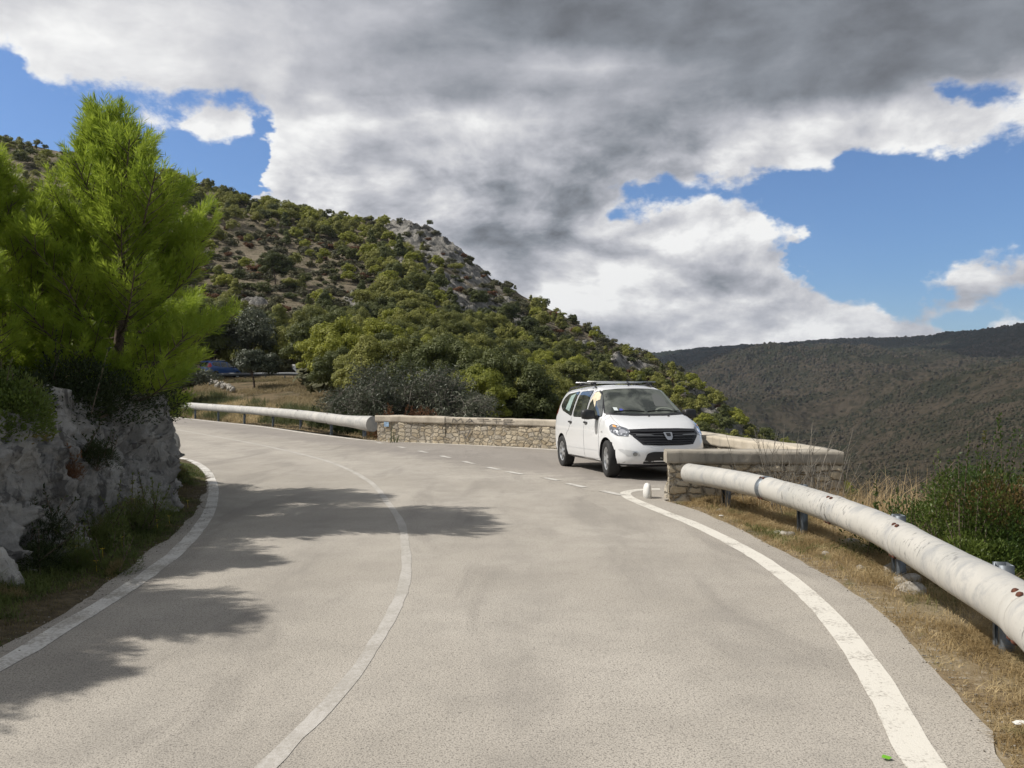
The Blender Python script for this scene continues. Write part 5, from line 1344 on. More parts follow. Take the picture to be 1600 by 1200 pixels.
def trunk_mesh(rng, h, r, lean=.12, limbs=5, reach=.5, name='trunk', low=.3):
    a = Acc(); z = np.linspace(-.4, h, 9); b_ = rng.normal(size=2) * lean
    px_ = np.stack([b_[0] * (z / h) ** 2 * h * .5 + .04 * np.sin(z * 2), b_[1] * (z / h) ** 2 * h * .5, z], 1)
    a.tube(px_, np.linspace(r, r * .25, 9), 7)
    for i in range(limbs):
        f = low + (.9 - low) * (i + rng.random() * .6) / limbs; k_ = np.array([np.interp(f * h, z, px_[:, j]) for j in range(3)]); an = rng.random() * 6.28
        L = reach * h * (1 - f * .5) * (.7 + .5 * rng.random()); d_ = np.array([math.cos(an), math.sin(an), .65]); s_ = np.linspace(0, 1, 5)[:, None]
        a.tube(k_ + d_ * s_ * L * .6 + np.array([0, 0, .25]) * s_ ** 2 * L, np.linspace(r * .45, r * .1, 5), 5)
    return a.mesh(name)
def me_quads(name, VF, m):
    me = arrmesh(name, VF[0], VF[1]); me.materials.append(m); return me
def plant(name, crown_me, trunk_me, loc, sc_=1.0, rz=0, label=None, cat='tree', group=None, szz=1.0, cname='crown', tname='trunk'):
    root = empty(name, loc, rz); root.scale = (sc_, sc_, sc_ * szz); tag(root, label, cat, group)
    for nm_, me_ in ((tname, trunk_me), (cname, crown_me)):
        if me_ is None: continue
        o = bpy.data.objects.new(nm_, me_); COL.objects.link(o); o.parent = root
    return root

# ---------------- hero pine: whorled branches carrying bottle-brush shoots
def needle_pine(seed, H, prof, nbr, nneedle=46, nl=.10, nw=.0085):
    rng = np.random.default_rng(seed); wood = Acc(); shoots = []
    zt = np.linspace(-.5, H, 14); tr = np.stack([.10 * np.sin(zt * 1.1), .06 * np.sin(zt * 1.7 + 1), zt], 1)
    wood.tube(tr, np.linspace(.075, .010, 14), 8)
    g = 0
    for i in range(nbr):
        f = .02 + .93 * (i + .5) / nbr; g += 2.4 + rng.normal() * .25; z0 = f * H
        c0 = np.array([np.interp(z0, zt, tr[:, j]) for j in range(3)]); L = np.interp(f, *prof) * (.78 + .42 * rng.random())
        elev = np.interp(f, [0, .12, .3, .7, 1], [-.22, .05, .35, .8, 1.2]) + rng.normal() * .1
        d_ = np.array([math.cos(g) * math.cos(elev), math.sin(g) * math.cos(elev), math.sin(elev)])
        s_ = np.linspace(0, 1, 7)[:, None]; droop = -.12 * np.sin(s_ * 3.1) * L * (1 - f)
        pth = c0 + d_ * s_ * L + np.array([0, 0, 1.0]) * (droop + .28 * s_ ** 2.2 * L); wood.tube(pth, np.linspace(.020 * (.4 + L * .6), .005, 7), 5)
        shoots.append((pth[-3], pth[-1] - pth[-3], .16 + .10 * rng.random()))
        nsub = int(5 + L * 11); sd = 1
        for q in range(nsub):
            t_ = .22 + .76 * q / nsub; b0 = np.array([np.interp(t_, s_[:, 0], pth[:, j]) for j in range(3)]); sd = -sd
            side = np.cross(d_, [0, 0, 1.0]); side /= np.linalg.norm(side) + 1e-6
            dd = unit(d_ * .75 + side * sd * (.8 + .3 * rng.random()) + np.array([0, 0, .5 + .7 * rng.random()]))
            l2 = (.10 + .42 * (1 - t_) * min(L, 1.0)) * (.7 + .6 * rng.random()) + .08
            p2 = b0 + dd * l2; wood.tube([b0, (b0 + p2) / 2 + [0, 0, -.01], p2], [.006, .005, .003], 4, caps=False)
            shoots.append((b0 + dd * l2 * .25, dd * l2 + np.array([0, 0, .05]), .10))
            if l2 > .22:
                for w_ in range(int(l2 / .11)):
                    q0 = b0 + dd * l2 * (.25 + .7 * rng.random()); d3 = unit(dd + rnd_dir(rng, 1)[0] * .8 + np.array([0, 0, .45])); shoots.append((q0, d3 * (.12 + .10 * rng.random()), .06))
    for q in range(7):          # leader and its side shoots
        z0 = H * (1 - q * .035); c0 = np.array([np.interp(z0, zt, tr[:, j]) for j in range(3)]); an = q * 2.4
        d3 = np.array([math.cos(an) * .45 * (q > 0), math.sin(an) * .45 * (q > 0), 1.0]); shoots.append((c0 - d3 * .05, d3 * (.27 + .03 * q), .1))
    Bs = np.array([s_[0] for s_ in shoots]); Ds = np.array([s_[1] for s_ in shoots]); n = len(Bs)
    Ls = np.linalg.norm(Ds, axis=1); cnt = np.maximum(14, (nneedle * Ls / .2).astype(int)); idx = np.repeat(np.arange(n), cnt); m = len(idx)
    t_ = rng.random(m) ** .9; ax = unit(Ds[idx]); curve = np.array([0, 0, 1.0]) * (t_ ** 2 * Ls[idx] * .22)[:, None]
    p0 = Bs[idx] + Ds[idx] * t_[:, None] + curve
    rad = unit(np.cross(ax, rnd_dir(rng, m))); nd = unit(ax * (.75 + .5 * t_[:, None]) + rad * .85 + np.array([0, 0, .22]))
    ln = (nl * (.65 + .6 * rng.random(m)))[:, None] * .5
    wv = unit(np.cross(nd, rnd_dir(rng, m))) * nw * .5
    return quads(p0 + nd * ln, nd * ln, wv), wood, n
prof = ([0, .12, .3, .5, .68, .82, .92, 1], [1.0, 1.22, 1.26, 1.08, .72, .38, .20, .07])
VF, wd_, nsh = needle_pine(3, 3.62, prof, 58)
hp_c = me_quads('needles', VF, M_NEEDLE); hp_t = wd_.mesh('trunk'); hp_t.materials.append(M_BARK)
VF, wd_, nsh = needle_pine(8, 3.5, prof, 48)
hp_c2 = me_quads('needles', VF, M_NEEDLE); hp_t2 = wd_.mesh('trunk'); hp_t2.materials.append(M_BARK)
plant('pine_tree', hp_c, hp_t, (-5.08, 10.0, 1.42), 1.0, 0.6, 'tall bright green young pine with a pointed top growing on the limestone outcrop', cname='needles').scale = (1.13, 1.13, 1.0)
plant('pine_tree', hp_c2, hp_t2, (-6.25, 9.3, 1.35), .86, 2.2, 'shorter bright green pine cut off by the left edge beside the tall young pine', cname='needles')
plant('pine_tree', hp_c2, hp_t2, (-5.95, 12.15, 1.35), .84, 4.0, 'bright green pine standing behind the tall young pine, seen past its right side', cname='needles')
plant('pine_tree', hp_c, hp_t, (-6.6, 7.7, 1.5), .86, 2.9, 'young pine out of sight at the left whose shadow crosses the white edge line', cname='needles')
plant('pine_tree', hp_c2, hp_t2, (-6.35, 5.9, 1.4), .95, 1.2, 'young pine out of sight at the left whose shadow reaches the centre line', cname='needles')
plant('pine_tree', hp_c, hp_t, (-6.2, 4.75, 1.3), .80, 5.0, 'nearest young pine out of sight at the left whose shadow lies nearest the camera', cname='needles')
plant('pine_tree', hp_c2, hp_t2, (-7.6, 11.3, 1.8), .80, 0.4, 'bright green pine deep behind the left edge pine', cname='needles')

# ---------------- bushes built leaf by leaf
def leafy(rng, rx, ry, rz, n, lsz, lumps=14, up=.5, asp=.45, inner=.25):
    Cs = rnd_dir(rng, lumps) * (rng.random(lumps) ** .4)[:, None] * np.array([rx, ry, rz]) * .72; Cs[:, 2] = np.abs(Cs[:, 2]) * .95
    rc = np.array([min(rx, ry, rz) * (.34 + .26 * rng.random()) for _ in range(lumps)])
    i_ = rng.integers(0, lumps, n); d = rnd_dir(rng, n); d[:, 2] = np.where(d[:, 2] < -.5, -d[:, 2], d[:, 2])
    rr = np.where(rng.random(n) < inner, rng.random(n), .8 + .32 * rng.random(n))
    pos = Cs[i_] + d * (rc[i_] * rr)[:, None]
    tip = unit(d + np.array([0, 0, up]) + rnd_dir(rng, n) * .8); wv = unit(np.cross(tip, rnd_dir(rng, n)))
    s_ = (lsz * (.6 + .7 * rng.random(n)))[:, None]
    return quads(pos, tip * s_ * .5, wv * s_ * .5 * asp), Cs, rc
def bush(name, label, loc, rx, ry, rz, n, lsz, m, lumps=14, sprigs=0, seed=1, cat='bush', group=None, asp=.45, stemm=None, rzrot=0):
    rng = np.random.default_rng(seed); (V, F), Cs, rc = leafy(rng, rx, ry, rz, n, lsz, lumps, asp=asp)
    VV, FF = [V], [F]; cnt = len(V); st = Acc()
    k_ = min(1, rx / .7)
    for c_ in Cs: st.tube([(0, 0, -.12 * k_), c_ * .5 + [0, 0, -.05 * k_], c_], [.014 * k_, .010 * k_, .004], 5, caps=False)
    for q in range(sprigs):          # upright shoots standing clear of the crown
        c_ = Cs[rng.integers(0, lumps)] + np.append(rng.normal(0, rx * .18, 2), 0); h_ = rc.mean() * (.9 + 1.1 * rng.random()); tp = c_ + np.array([rng.normal() * .12, rng.normal() * .12, h_ + .1])
        st.tube([c_, (c_ + tp) / 2, tp], [.006, .005, .002], 4, caps=False)
        k_ = int(h_ / .012); t_ = rng.random(k_)[:, None]; ps = c_ + (tp - c_) * (.2 + .8 * t_); dn = unit(rnd_dir(rng, k_) + np.array([0, 0, .9])); wv = unit(np.cross(dn, rnd_dir(rng, k_)))
        v_, f_ = quads(ps + dn * lsz * .5, dn * lsz * .55, wv * lsz * .26); VV.append(v_); FF.append(f_ + cnt); cnt += len(v_)
    root = empty(name, loc, rzrot); tag(root, label, cat, group)
    me_ = arrmesh('leaves', np.concatenate(VV), np.concatenate(FF)); me_.materials.append(m); o = bpy.data.objects.new('leaves', me_); COL.objects.link(o); o.parent = root
    sm_ = st.mesh('stems'); sm_.materials.append(stemm or M_BARK); o = bpy.data.objects.new('stem', sm_); COL.objects.link(o); o.parent = root
    return root
def gz(x, y): return float(HN([x], [y])[0])
# right-hand evergreen thicket
for i, (x, y, rx, rz_, lb, sg) in enumerate([(4.60, 7.7, 1.12, 1.35, 'dense evergreen bush with upright shoots behind the guardrail, the highest at the right edge', 90),
                                         (4.1, 7.2, .55, .80, 'low evergreen bush filling the gap between the third and fourth guardrail posts', 26),
                                         (4.6, 6.0, .80, .85, 'dark evergreen bush under the tube beside the fourth guardrail post', 30),
                                         (5.9, 8.6, 1.3, 1.5, 'evergreen bush partly hidden behind the highest bush at the right edge', 60)]):
    zz = gz(x, y); tops = [1.0, .36, .15, 1.05][i]; H_ = tops - zz
    bush('evergreen_bush', lb, (x, y, zz), rx, rx * .95, H_ * .92, [62000, 20000, 20000, 34000][i], .036, M_LENT, [34, 16, 16, 26][i], sg, 30 + i)
# left: broadleaf shrub hanging over the rock at the left edge, dark scrub on top of the rock
bush('broadleaf_shrub', 'broadleaf shrub with light green leaf tips hanging over the rock at the left edge', (-4.80, 6.9, 1.1), .62, .62, .85, 26000, .042, M_LENT, 18, 24, 41)
bush('broadleaf_shrub', 'second broadleaf shrub below the pines at the far left above the pale rock', (-5.25, 7.7, 1.25), .8, .7, .8, 16000, .042, M_DARKL, 14, 10, 42)
for i, (x, y, r_, hh, lb) in enumerate([(-4.95, 9.1, .80, .75, 'dark scrub under the left half of the tall young pine'), (-5.1, 10.6, .8, .8, 'dark scrub at the foot of the tall young pine'),
                                  (-5.85, 11.7, .8, .9, 'dark scrub on the rock right of the tall pine trunk'), (-6.3, 13.1, .7, .85, 'dark scrub on the far end of the limestone outcrop'), (-7.4, 14.6, 1.0, 1.0, 'dark bush beyond the far end of the limestone outcrop')]):
    bush('dark_bush', lb, (x, y, 1.30 if i < 3 else 1.15 if i == 3 else .5), r_, r_, hh, 13000, .042, M_DARKL, 16, 8, 50 + i)
# pale green sprays hanging over the rock's right end
bush('broadleaf_shrub', 'bright green spray hanging over the right end of the limestone outcrop', (-5.45, 12.35, 1.22), .42, .42, .42, 6000, .05, M_NEEDLE, 8, 6, 61, asp=.16)

# ---------------- grasses
def blades(rng, base, h, w_, lean=.5, curl=.5, flat=False):
    n = len(base); an = rng.random(n) * 6.283; d = np.stack([np.cos(an), np.sin(an), np.zeros(n)], 1); sd = np.stack([-np.sin(an + rng.normal(size=n) * .5), np.cos(an), np.zeros(n)], 1)
    ln = (lean * rng.random(n))[:, None]; h = np.broadcast_to(h, (n,))[:, None] * (.45 + .8 * rng.random(n))[:, None]; w_ = np.broadcast_to(w_, (n,))[:, None] * (.7 + .6 * rng.random((n, 1)))
    up = np.array([0, 0, 1.0])
    m1 = base + up * h * .55 + d * h * ln * .45; t_ = base + up * h * (1 - curl * .5 * rng.random((n, 1))) + d * h * ln * (1.1 + curl * .6)
    V = np.stack([base - sd * w_ * .5, base + sd * w_ * .5, m1 + sd * w_ * .42, m1 - sd * w_ * .42, t_ + sd * w_ * .10, t_ - sd * w_ * .10], 1).reshape(-1, 3)
    i_ = np.arange(n)[:, None] * 6; F = np.concatenate([i_ + [0, 1, 2, 3], i_ + [3, 2, 4, 5]])
    return V, F
def scatter_strip(rng, n, x0, x1, y0, y1, cond):
    XY = np.stack([rng.uniform(x0, x1, n), rng.uniform(y0, y1, n)], 1); return XY[cond(XY)]
def stuff(name, parts, m, label, cat):
    a = Acc()
    for V, F in parts: a.add(V, F)
    return tag(a.build(name, m), label, cat, kind='stuff')
rng = np.random.default_rng(77)
def right_cond(XY):
    d, _ = pl_dist(XY, right_b[::3]); n = fbm(np.c_[XY, 0 * XY[:, 0]], 1.6, 3, 90)
    k_ = (d > .02 + .0 * n) & (d < 2.2) & (rng.random(len(XY)) < np.clip(.62 + n * .95 - np.clip(d - .9, 0, 2) * .25, .06, 1))
    return k_
XY = scatter_strip(rng, 330000, 1.3, 5.2, 1.2, 12.2, right_cond)
XY = XY[(XY[:, 1] < 11.2) | (XY[:, 0] > 2.6)][:120000]
B = np.c_[XY, HN(XY[:, 0], XY[:, 1]) - .005]
dd, _ = pl_dist(XY, right_b[::3]); hh = .036 + .11 * np.clip(dd * 1.2, 0, 1) * (1 + fbm(np.c_[XY, 0 * dd], 2.2, 3, 91))
stuff('dry_grass', [blades(rng, B, hh, .0042, 1.3, 1.2)], M_DRYG, 'short golden dry grass on the verge under the right guardrail', 'grass')
# leafy green tufts in the dry verge
XY = scatter_strip(rng, 60000, 1.8, 5, 2, 12, lambda q: (lambda d: (d > .12) & (d < 1.6))(pl_dist(q, right_b[::3])[0]) & (fbm(np.c_[q, 0 * q[:, 0]], 1.4, 3, 95) > .22))
B = np.c_[XY, HN(XY[:, 0], XY[:, 1])]
stuff('green_weeds', [blades(rng, B, .075, .005, 1.0, .9)], M_WEED, 'green weeds scattered among the dry grass of the right verge', 'weeds')
# tall dry stalks behind the rail, below the wall's corner
ps = []
for cx, cy, r_, n_, h_ in [(3.55, 10.5, .35, 260, .75), (3.9, 10.9, .30, 220, .95), (4.3, 10.4, .40, 420, 1.05), (4.7, 9.9, .40, 420, 1.05), (4.2, 9.5, .35, 300, .75), (5.0, 10.6, .5, 520, 1.25), (3.4, 10.9, .25, 130, .85),
                           (5.3, 9.8, .45, 420, 1.20), (4.1, 8.9, .3, 240, .62), (4.6, 9.1, .35, 260, .85), (5.7, 10.6, .5, 420, 1.35), (3.75, 9.9, .25, 170, .5), (2.9, 10.7, .2, 90, .35)]:
    q = np.stack([rng.normal(cx, r_ * .5, n_), rng.normal(cy, r_ * .5, n_)], 1); q = q[: int(n_ * .40)]; h_ = float(np.clip(.50 - gz(cx, cy), .35, 1.1)) * (.62 + .3 * h_ / 1.3); B = np.c_[q, HN(q[:, 0], q[:, 1]) - .03]; ps.append(blades(rng, B, h_, .005, .8, .5))
    q2 = q[: n_ // 3]; B = np.c_[q2, HN(q2[:, 0], q2[:, 1])]; ps.append(blades(rng, B, h_ * .55, .007, .9, .8))
stuff('tall_dry_grass', ps, M_STALK, 'tall straw coloured grass standing between the guardrail and the corner of the parapet', 'grass')
# bare branching twig among them
a = Acc()
for q in range(46):
    b0 = np.array([3.85 + rng.normal() * .22, 10.7 + rng.normal() * .2, -.35]); an = rng.random() * 6.28; h_ = .8 + rng.random() * .75; tp = b0 + np.array([math.cos(an) * .35, math.sin(an) * .35, h_])
    a.tube([b0, (b0 + tp) / 2 + [0, 0, .08], tp], [.007, .005, .002], 4, caps=False)
    for w_ in range(4): s0 = b0 + (tp - b0) * rng.uniform(.4, .9); a.tube([s0, s0 + unit(tp - b0 + rnd_dir(rng, 1)[0] * .9) * .2], [.003, .0015], 4, caps=False)
tag(a.build('dead_bush', M_TWIG), 'leafless straw coloured twiggy bush in front of the shaded parapet wall', 'bush')
# left verge weeds
def left_cond(XY):
    d, _ = pl_dist(XY, left_b[::3]); d = -d; return (d > -.02) & (d < 1.35)
XY = scatter_strip(rng, 520000, -9, -3.0, 2.5, 17, left_cond); dd = -pl_dist(XY, left_b[::3])[0]
nz = fbm(np.c_[XY, 0 * dd], 1.5, 3, 97); keep = rng.random(len(XY)) < np.clip(.28 + dd * .9 + nz * .7, .08, 1); XY, dd, nz = XY[keep][:160000], dd[keep][:160000], nz[keep][:160000]
B = np.c_[XY, HN(XY[:, 0], XY[:, 1]) - .01]
far_dry = (nz < -.05)
hh = .030 + .14 * np.clip(dd, 0, 1) ** 1.3 * (1 + nz)
stuff('green_weeds', [blades(rng, B[~far_dry], hh[~far_dry], .006, .9, .8)], M_WEED, 'rough green weeds along the foot of the limestone outcrop', 'weeds')
stuff('dry_grass', [blades(rng, B[far_dry], hh[far_dry], .0045, 1.0, .8)], foliage('brownish_grass', (.10, .085, .035), (.19, .16, .07), .3, 3, .7), 'brownish grass mixed into the weeds of the left verge', 'grass')
for i, (px, py, Zz, r_, h_, m_, lb) in enumerate([(215, 812, 8.8, .42, .50, M_WEED, 'round feathery green bush on the left verge in front of the rock'), (165, 850, 8.0, .30, .34, M_WEED, 'smaller feathery green plant nearer the camera on the left verge'),
        (120, 905, 7.0, .28, .30, M_WEED, 'low green plant at the foot of the pale boulder on the left verge'), (60, 920, 6.7, .30, .36, M_DARKL, 'dark green plant near the bottom left corner of the rock'),
        (60, 830, 6.9, .26, .45, M_DARKL, 'green plant growing in the cleft of the pale rock at the left'), (152, 712, 8.35, .26, .30, M_DARKL, 'dark green tuft growing in a fissure of the grey rock'), (100, 745, 7.75, .24, .20, M_RED, 'brownish dry tuft on a ledge of the grey rock'), (255, 775, 10.6, .25, .25, M_WEED, 'green plant by the far end of the grey rock'),
        (275, 745, 13.0, .30, .30, M_WEED, 'sunlit yellow green plants where the verge meets the far end of the rock'), (180, 905, 6.9, .2, .2, M_WEED, 'little green plant close to the white edge line')]):
    x, y, z_ = P(px, py, Zz); zz = gz(x, y) if py > 760 and i not in (4, 5, 6) else z_ - h_ * .4
    bush('wild_plant', lb, (x, y, zz), r_, r_, h_, int(3600 * r_ / .25), .040, m_, 9, 10, 70 + i, cat='plant', asp=.14)
# little yellow flowers
fa = []
for i, (px, py, Zz) in enumerate([(293, 797, 10.6), (264, 823, 9.4), (245, 813, 9.0), (270, 790, 10.4), (190, 848, 8.0), (228, 797, 9.4), (150, 915, 6.9), (136, 900, 7.2), (210, 780, 9.4), (182, 800, 9), (118, 880, 7.4), (160, 875, 7.4)]):
    x, y, z_ = P(px, py, Zz); a = Acc(); zz = max(z_, gz(x, y) + .1)
    for q in range(7):
        an = q * .9; v_ = np.array([(0, 0, 0), (.018 * math.cos(an), .018 * math.sin(an), .006), (.026 * math.cos(an + .25), .026 * math.sin(an + .25), .010), (.018 * math.cos(an + .5), .018 * math.sin(an + .5), .006)]); a.add(v_ + [x, y, zz], [(0, 1, 2, 3)])
    a.tube([(x, y, zz), (x + .01, y, zz - .12)], [.002, .002], 4, caps=False)
    tag(a.build('yellow_flower', M_YEL), 'small yellow flower standing in the left verge weeds', 'flower', 'yellow flowers on the left verge')

# grit and crumbs along both edges of the asphalt
gr_ = Acc(); V0, F0 = rock_mesh(1, .8, .55, 400, 6)
for poly, lo, hi in ((right_b, -.03, .16), (left_b, -.05, .14)):
    pq = poly[(poly[:, 1] > 1.5) & (poly[:, 1] < 16)]; n_ = 1500; i_ = rng.integers(1, len(pq) - 1, n_); t_ = pq[i_ + 1] - pq[i_ - 1]; nr = np.stack([t_[:, 1], -t_[:, 0]], 1); nr /= np.linalg.norm(nr, axis=1)[:, None]
    o_ = rng.normal((lo + hi) / 2, (hi - lo) / 3.2, n_); q = pq[i_] + nr * o_[:, None]
    for (x, y), s_ in zip(q, .002 + .006 * rng.random(n_) ** 3): gr_.add(V0 * s_ + [x, y, .002 + s_ * .3], F0)
tag(gr_.build('gravel', M_ROCKL), 'loose grit along the edges of the asphalt', 'gravel', kind='stuff')

# ---------------- beyond the far rail: tall weeds, olives, the grey dead-looking bush
def far_cond(XY):
    d, _ = pl_dist(XY, far_e); return (d > .12) & (d < 5.5)
XY = scatter_strip(rng, 160000, -34, -3.5, 24, 62, far_cond); dd, _ = pl_dist(XY, far_e)
nz = fbm(np.c_[XY, 0 * dd], .5, 3, 99); zz = np.array([hill_bvh.ray_cast(Vector((x, y, 50)), Vector((0, 0, -1)))[0] or Vector((0, 0, -9)) for x, y in XY])[:, 2]
zz = np.maximum(zz, np.where(XY[:, 1] < 27, HN(XY[:, 0], XY[:, 1]), zz))
zz = np.clip(zz, -.3, 2)
B = np.c_[XY, zz - .03]; near_ = dd < 1.3
k1 = near_ & (rng.random(len(B)) < .5); k2 = (~near_) & (nz > -.15); k3 = (~near_) & (nz <= -.15)
stuff('dry_grass', [blades(rng, B[k1], .17, .012, 1.0, .9), blades(rng, B[k3], .35, .02, .8, .8)], M_DRYG, 'dry grass under the long white guardrail at the far road edge', 'grass')
stuff('green_weeds', [blades(rng, B[k2], .55, .022, .6, .6)], foliage('tall_green_weeds', (.055, .075, .028), (.12, .13, .055), .3, 1, .7), 'tall grey green weeds behind the long white guardrail', 'weeds')
# brown scrub on the dry bank
XY = np.stack([rng.uniform(-42, -9, 150000), rng.uniform(42, 76, 150000)], 1); nz = fbm(np.c_[XY, 0 * XY[:, 0]], .22, 4, 101); XY = XY[nz > -.08][:70000]
zz = np.array([(drop(x, y) or -9) for x, y in XY]); B = np.c_[XY, zz - .04]
stuff('dry_grass', [blades(rng, B, .30, .035, 1.0, .8)], foliage('bank_grass', (.20, .16, .09), (.32, .26, .15), .3, .25, .8, dead=(.10, .10, .045)), 'golden brown grass covering the bank below the upper road', 'grass')

def olive(rng, w_, h_, nclump, nleaf, lsz):
    return clump_crown(rng, w_ / 2, h_ * .40, h_ * .62, nclump, nleaf, lsz, .36, 'round', .9)
def place_px(px, py, Zz):
    q = P(px, py, Zz); z_ = drop(q[0], q[1]); return (q[0], q[1], z_ if z_ is not None else q[2])
for i, (px, py, Zz, w_, h_, lb) in enumerate([(278, 628, 57, 3.9, 3.3, 'rounded grey green olive bush behind the left end of the long guardrail'),
        (397, 612, 64, 3.1, 2.9, 'small olive tree with a bare dark trunk in the middle of the dry bank'),
        (388, 588, 84, 6.4, 6.2, 'largest olive tree, standing behind the upper road right of the blue van'),
        (490, 600, 64, 1.6, 1.9, 'thin small olive bush at the right end of the dry bank')]):
    rg = np.random.default_rng(120 + i); cm = me_quads('crown', olive(rg, w_, h_, 70, 190, .085 if Zz < 70 else .12), M_OLIVE); tm = trunk_mesh(rg, h_ * .75, .11, .2, 6, .6, low=.35); tm.materials.append(M_BARK)
    plant('olive_tree', cm, tm, place_px(px, py, Zz), 1, i, lb)
# grey twiggy tree behind the parapet
def twiggy(rng, w_, h_, n1=46, leaves=9000):
    a = Acc(); L = []
    for i in range(n1):
        an = rng.random() * 6.28; r_ = w_ / 2 * rng.random() ** .6; tp = np.array([math.cos(an) * r_, math.sin(an) * r_, h_ * (.55 + .45 * rng.random()) * (1 - .35 * (r_ / (w_ / 2)) ** 2)])
        b0 = np.array([rng.normal() * .5 * w_ / 6, rng.normal() * .4, 0]); mid = b0 * .4 + tp * .5 + np.array([0, 0, h_ * .12]); s_ = np.linspace(0, 1, 7)[:, None]
        pth = b0 * (1 - s_) ** 2 + 2 * s_ * (1 - s_) * mid + tp * s_ ** 2 + rng.normal(size=(7, 3)) * .06; a.tube(pth, np.linspace(.055, .012, 7), 5, caps=False)
        for q in range(15):
            s0 = pth[rng.integers(2, 7)]; d3 = unit(rnd_dir(rng, 1)[0] + np.array([math.cos(an) * .5, math.sin(an) * .5, -.1])); l_ = .35 + .7 * rng.random(); e_ = s0 + d3 * l_ + np.array([0, 0, -.18 * l_])
            a.tube([s0, (s0 + e_) / 2 + [0, 0, .07], e_], [.014, .010, .005], 4, caps=False); L.append(e_); L.append((s0 + e_) / 2)
            for w__ in range(3):
                e2 = e_ + unit(rnd_dir(rng, 1)[0] + d3 * .4 + [0, 0, -.2]) * (.2 + .3 * rng.random()); f0 = (s0 + e_) / 2 if w__ else e_; a.tube([f0, e2], [.007, .004], 4, caps=False)
    L = np.array(L); i_ = rng.integers(0, len(L), leaves); p_ = L[i_] + rng.normal(size=(leaves, 3)) * .14; d = rnd_dir(rng, leaves); wv = unit(np.cross(d, rnd_dir(rng, leaves)))
    return quads(p_, d * .075, wv * .028), a.mesh('branches')
for i, (px, Zz, w_, h_, z_, lb) in enumerate([(640, 33, 5.6, 3.3, -.5, 'big half dead grey twiggy tree just behind the left end of the parapet'), (560, 37, 3.0, 2.2, -.25, 'smaller grey twiggy bush left of the big half dead tree'), (705, 31, 2.6, 2.5, -.5, 'grey twiggy bush at the right side of the big half dead tree')]):
    rg = np.random.default_rng(140 + i); VF, bm_ = twiggy(rg, w_, h_, [46, 22, 22][i], [34000, 12000, 12000][i]); cm = me_quads('leaves', VF, M_OLIVE); bm_.materials.append(M_TWIG)
    q = P(px, 650, Zz); plant('twiggy_tree', cm, bm_, (q[0], q[1], z_), 1, i, lb, cat='tree', cname='leaves', tname='branch')
for i, (px, py, Zz, r_, h_, m_, lb) in enumerate([(600, 668, 28.5, .9, 1.0, M_RED, 'reddish brown scrub behind the end of the parapet'), (555, 660, 30, .9, .95, M_DARKL, 'dark green scrub behind the flared end of the guardrail'),
        (650, 668, 28, 1.2, 1.1, M_RED, 'russet bush below the big grey twiggy tree'), (520, 652, 33, 1.0, .9, M_DARKL, 'low dark bush behind the long guardrail right of the tall weeds')]):
    x, y, z_ = P(px, py, Zz); bush('scrub_bush', lb, (x, y, -.35), r_, r_, h_, 7000, .085, m_, 12, 12, 150 + i)

# ---------------- pines and shrubs of the hillside
NV_ = 6
pine_hi, pine_lo, shr = [], [], []
for i in range(NV_):
    rg = np.random.default_rng(200 + i); shp = ['round', 'cone', 'round', 'umbrella', 'round', 'cone'][i]; m_ = [M_PINE, M_PINE, M_PINED, M_PINE, M_PINEB, M_PINED][i]
    wd2 = [2.7, 2.2, 2.6, 2.9, 2.6, 2.0][i]; cz = [3.2, 3.0, 3.1, 4.2, 3.0, 3.0][i]; rz2 = [2.5, 2.9, 2.4, 1.7, 2.4, 2.9][i]
    cm = me_quads('crown', clump_crown(rg, wd2, rz2, cz, 80, 150, .125, .27, shp, .95), m_); tm = trunk_mesh(rg, 4.2, .16, .15, 6, .45); tm.materials.append(M_BARKP if i == 3 else M_BARK); pine_hi.append((cm, tm))
    V, F = clump_crown(rg, wd2, rz2, cz, 46, 52, .22, .30, shp, .95)
    me_ = arrmesh('pine', V, F); me_.materials.append(m_); pine_lo.append((me_, V, F, m_))
pine_near = []
for i in range(4):
    rg = np.random.default_rng(260 + i); m_ = [M_PINE, M_PINED, M_PINEB, M_PINE][i]
    cm = me_quads('crown', clump_crown(rg, 2.6, 2.5, 3.1, 105, 300, .080, .22, ['round', 'round', 'round', 'cone'][i], .95), m_); tm = trunk_mesh(rg, 4.2, .14, .15, 9, .45); tm.materials.append(M_BARK); pine_near.append((cm, tm))
M_SHR2 = foliage('grey_green_maquis', (.085, .088, .055), (.14, .135, .08), .2, .2, .7)
for i in range(5):
    rg = np.random.default_rng(230 + i); V, F = clump_crown(rg, 1.0, .62, .45, 16, 40, .15, .42, 'round', .85)
    m_ = [M_SHRUB, M_SHR2, M_SHRUB, M_PINED, M_RED][i]; me_ = arrmesh('shrub', V, F); me_.materials.append(m_); shr.append((me_, V, F, m_))
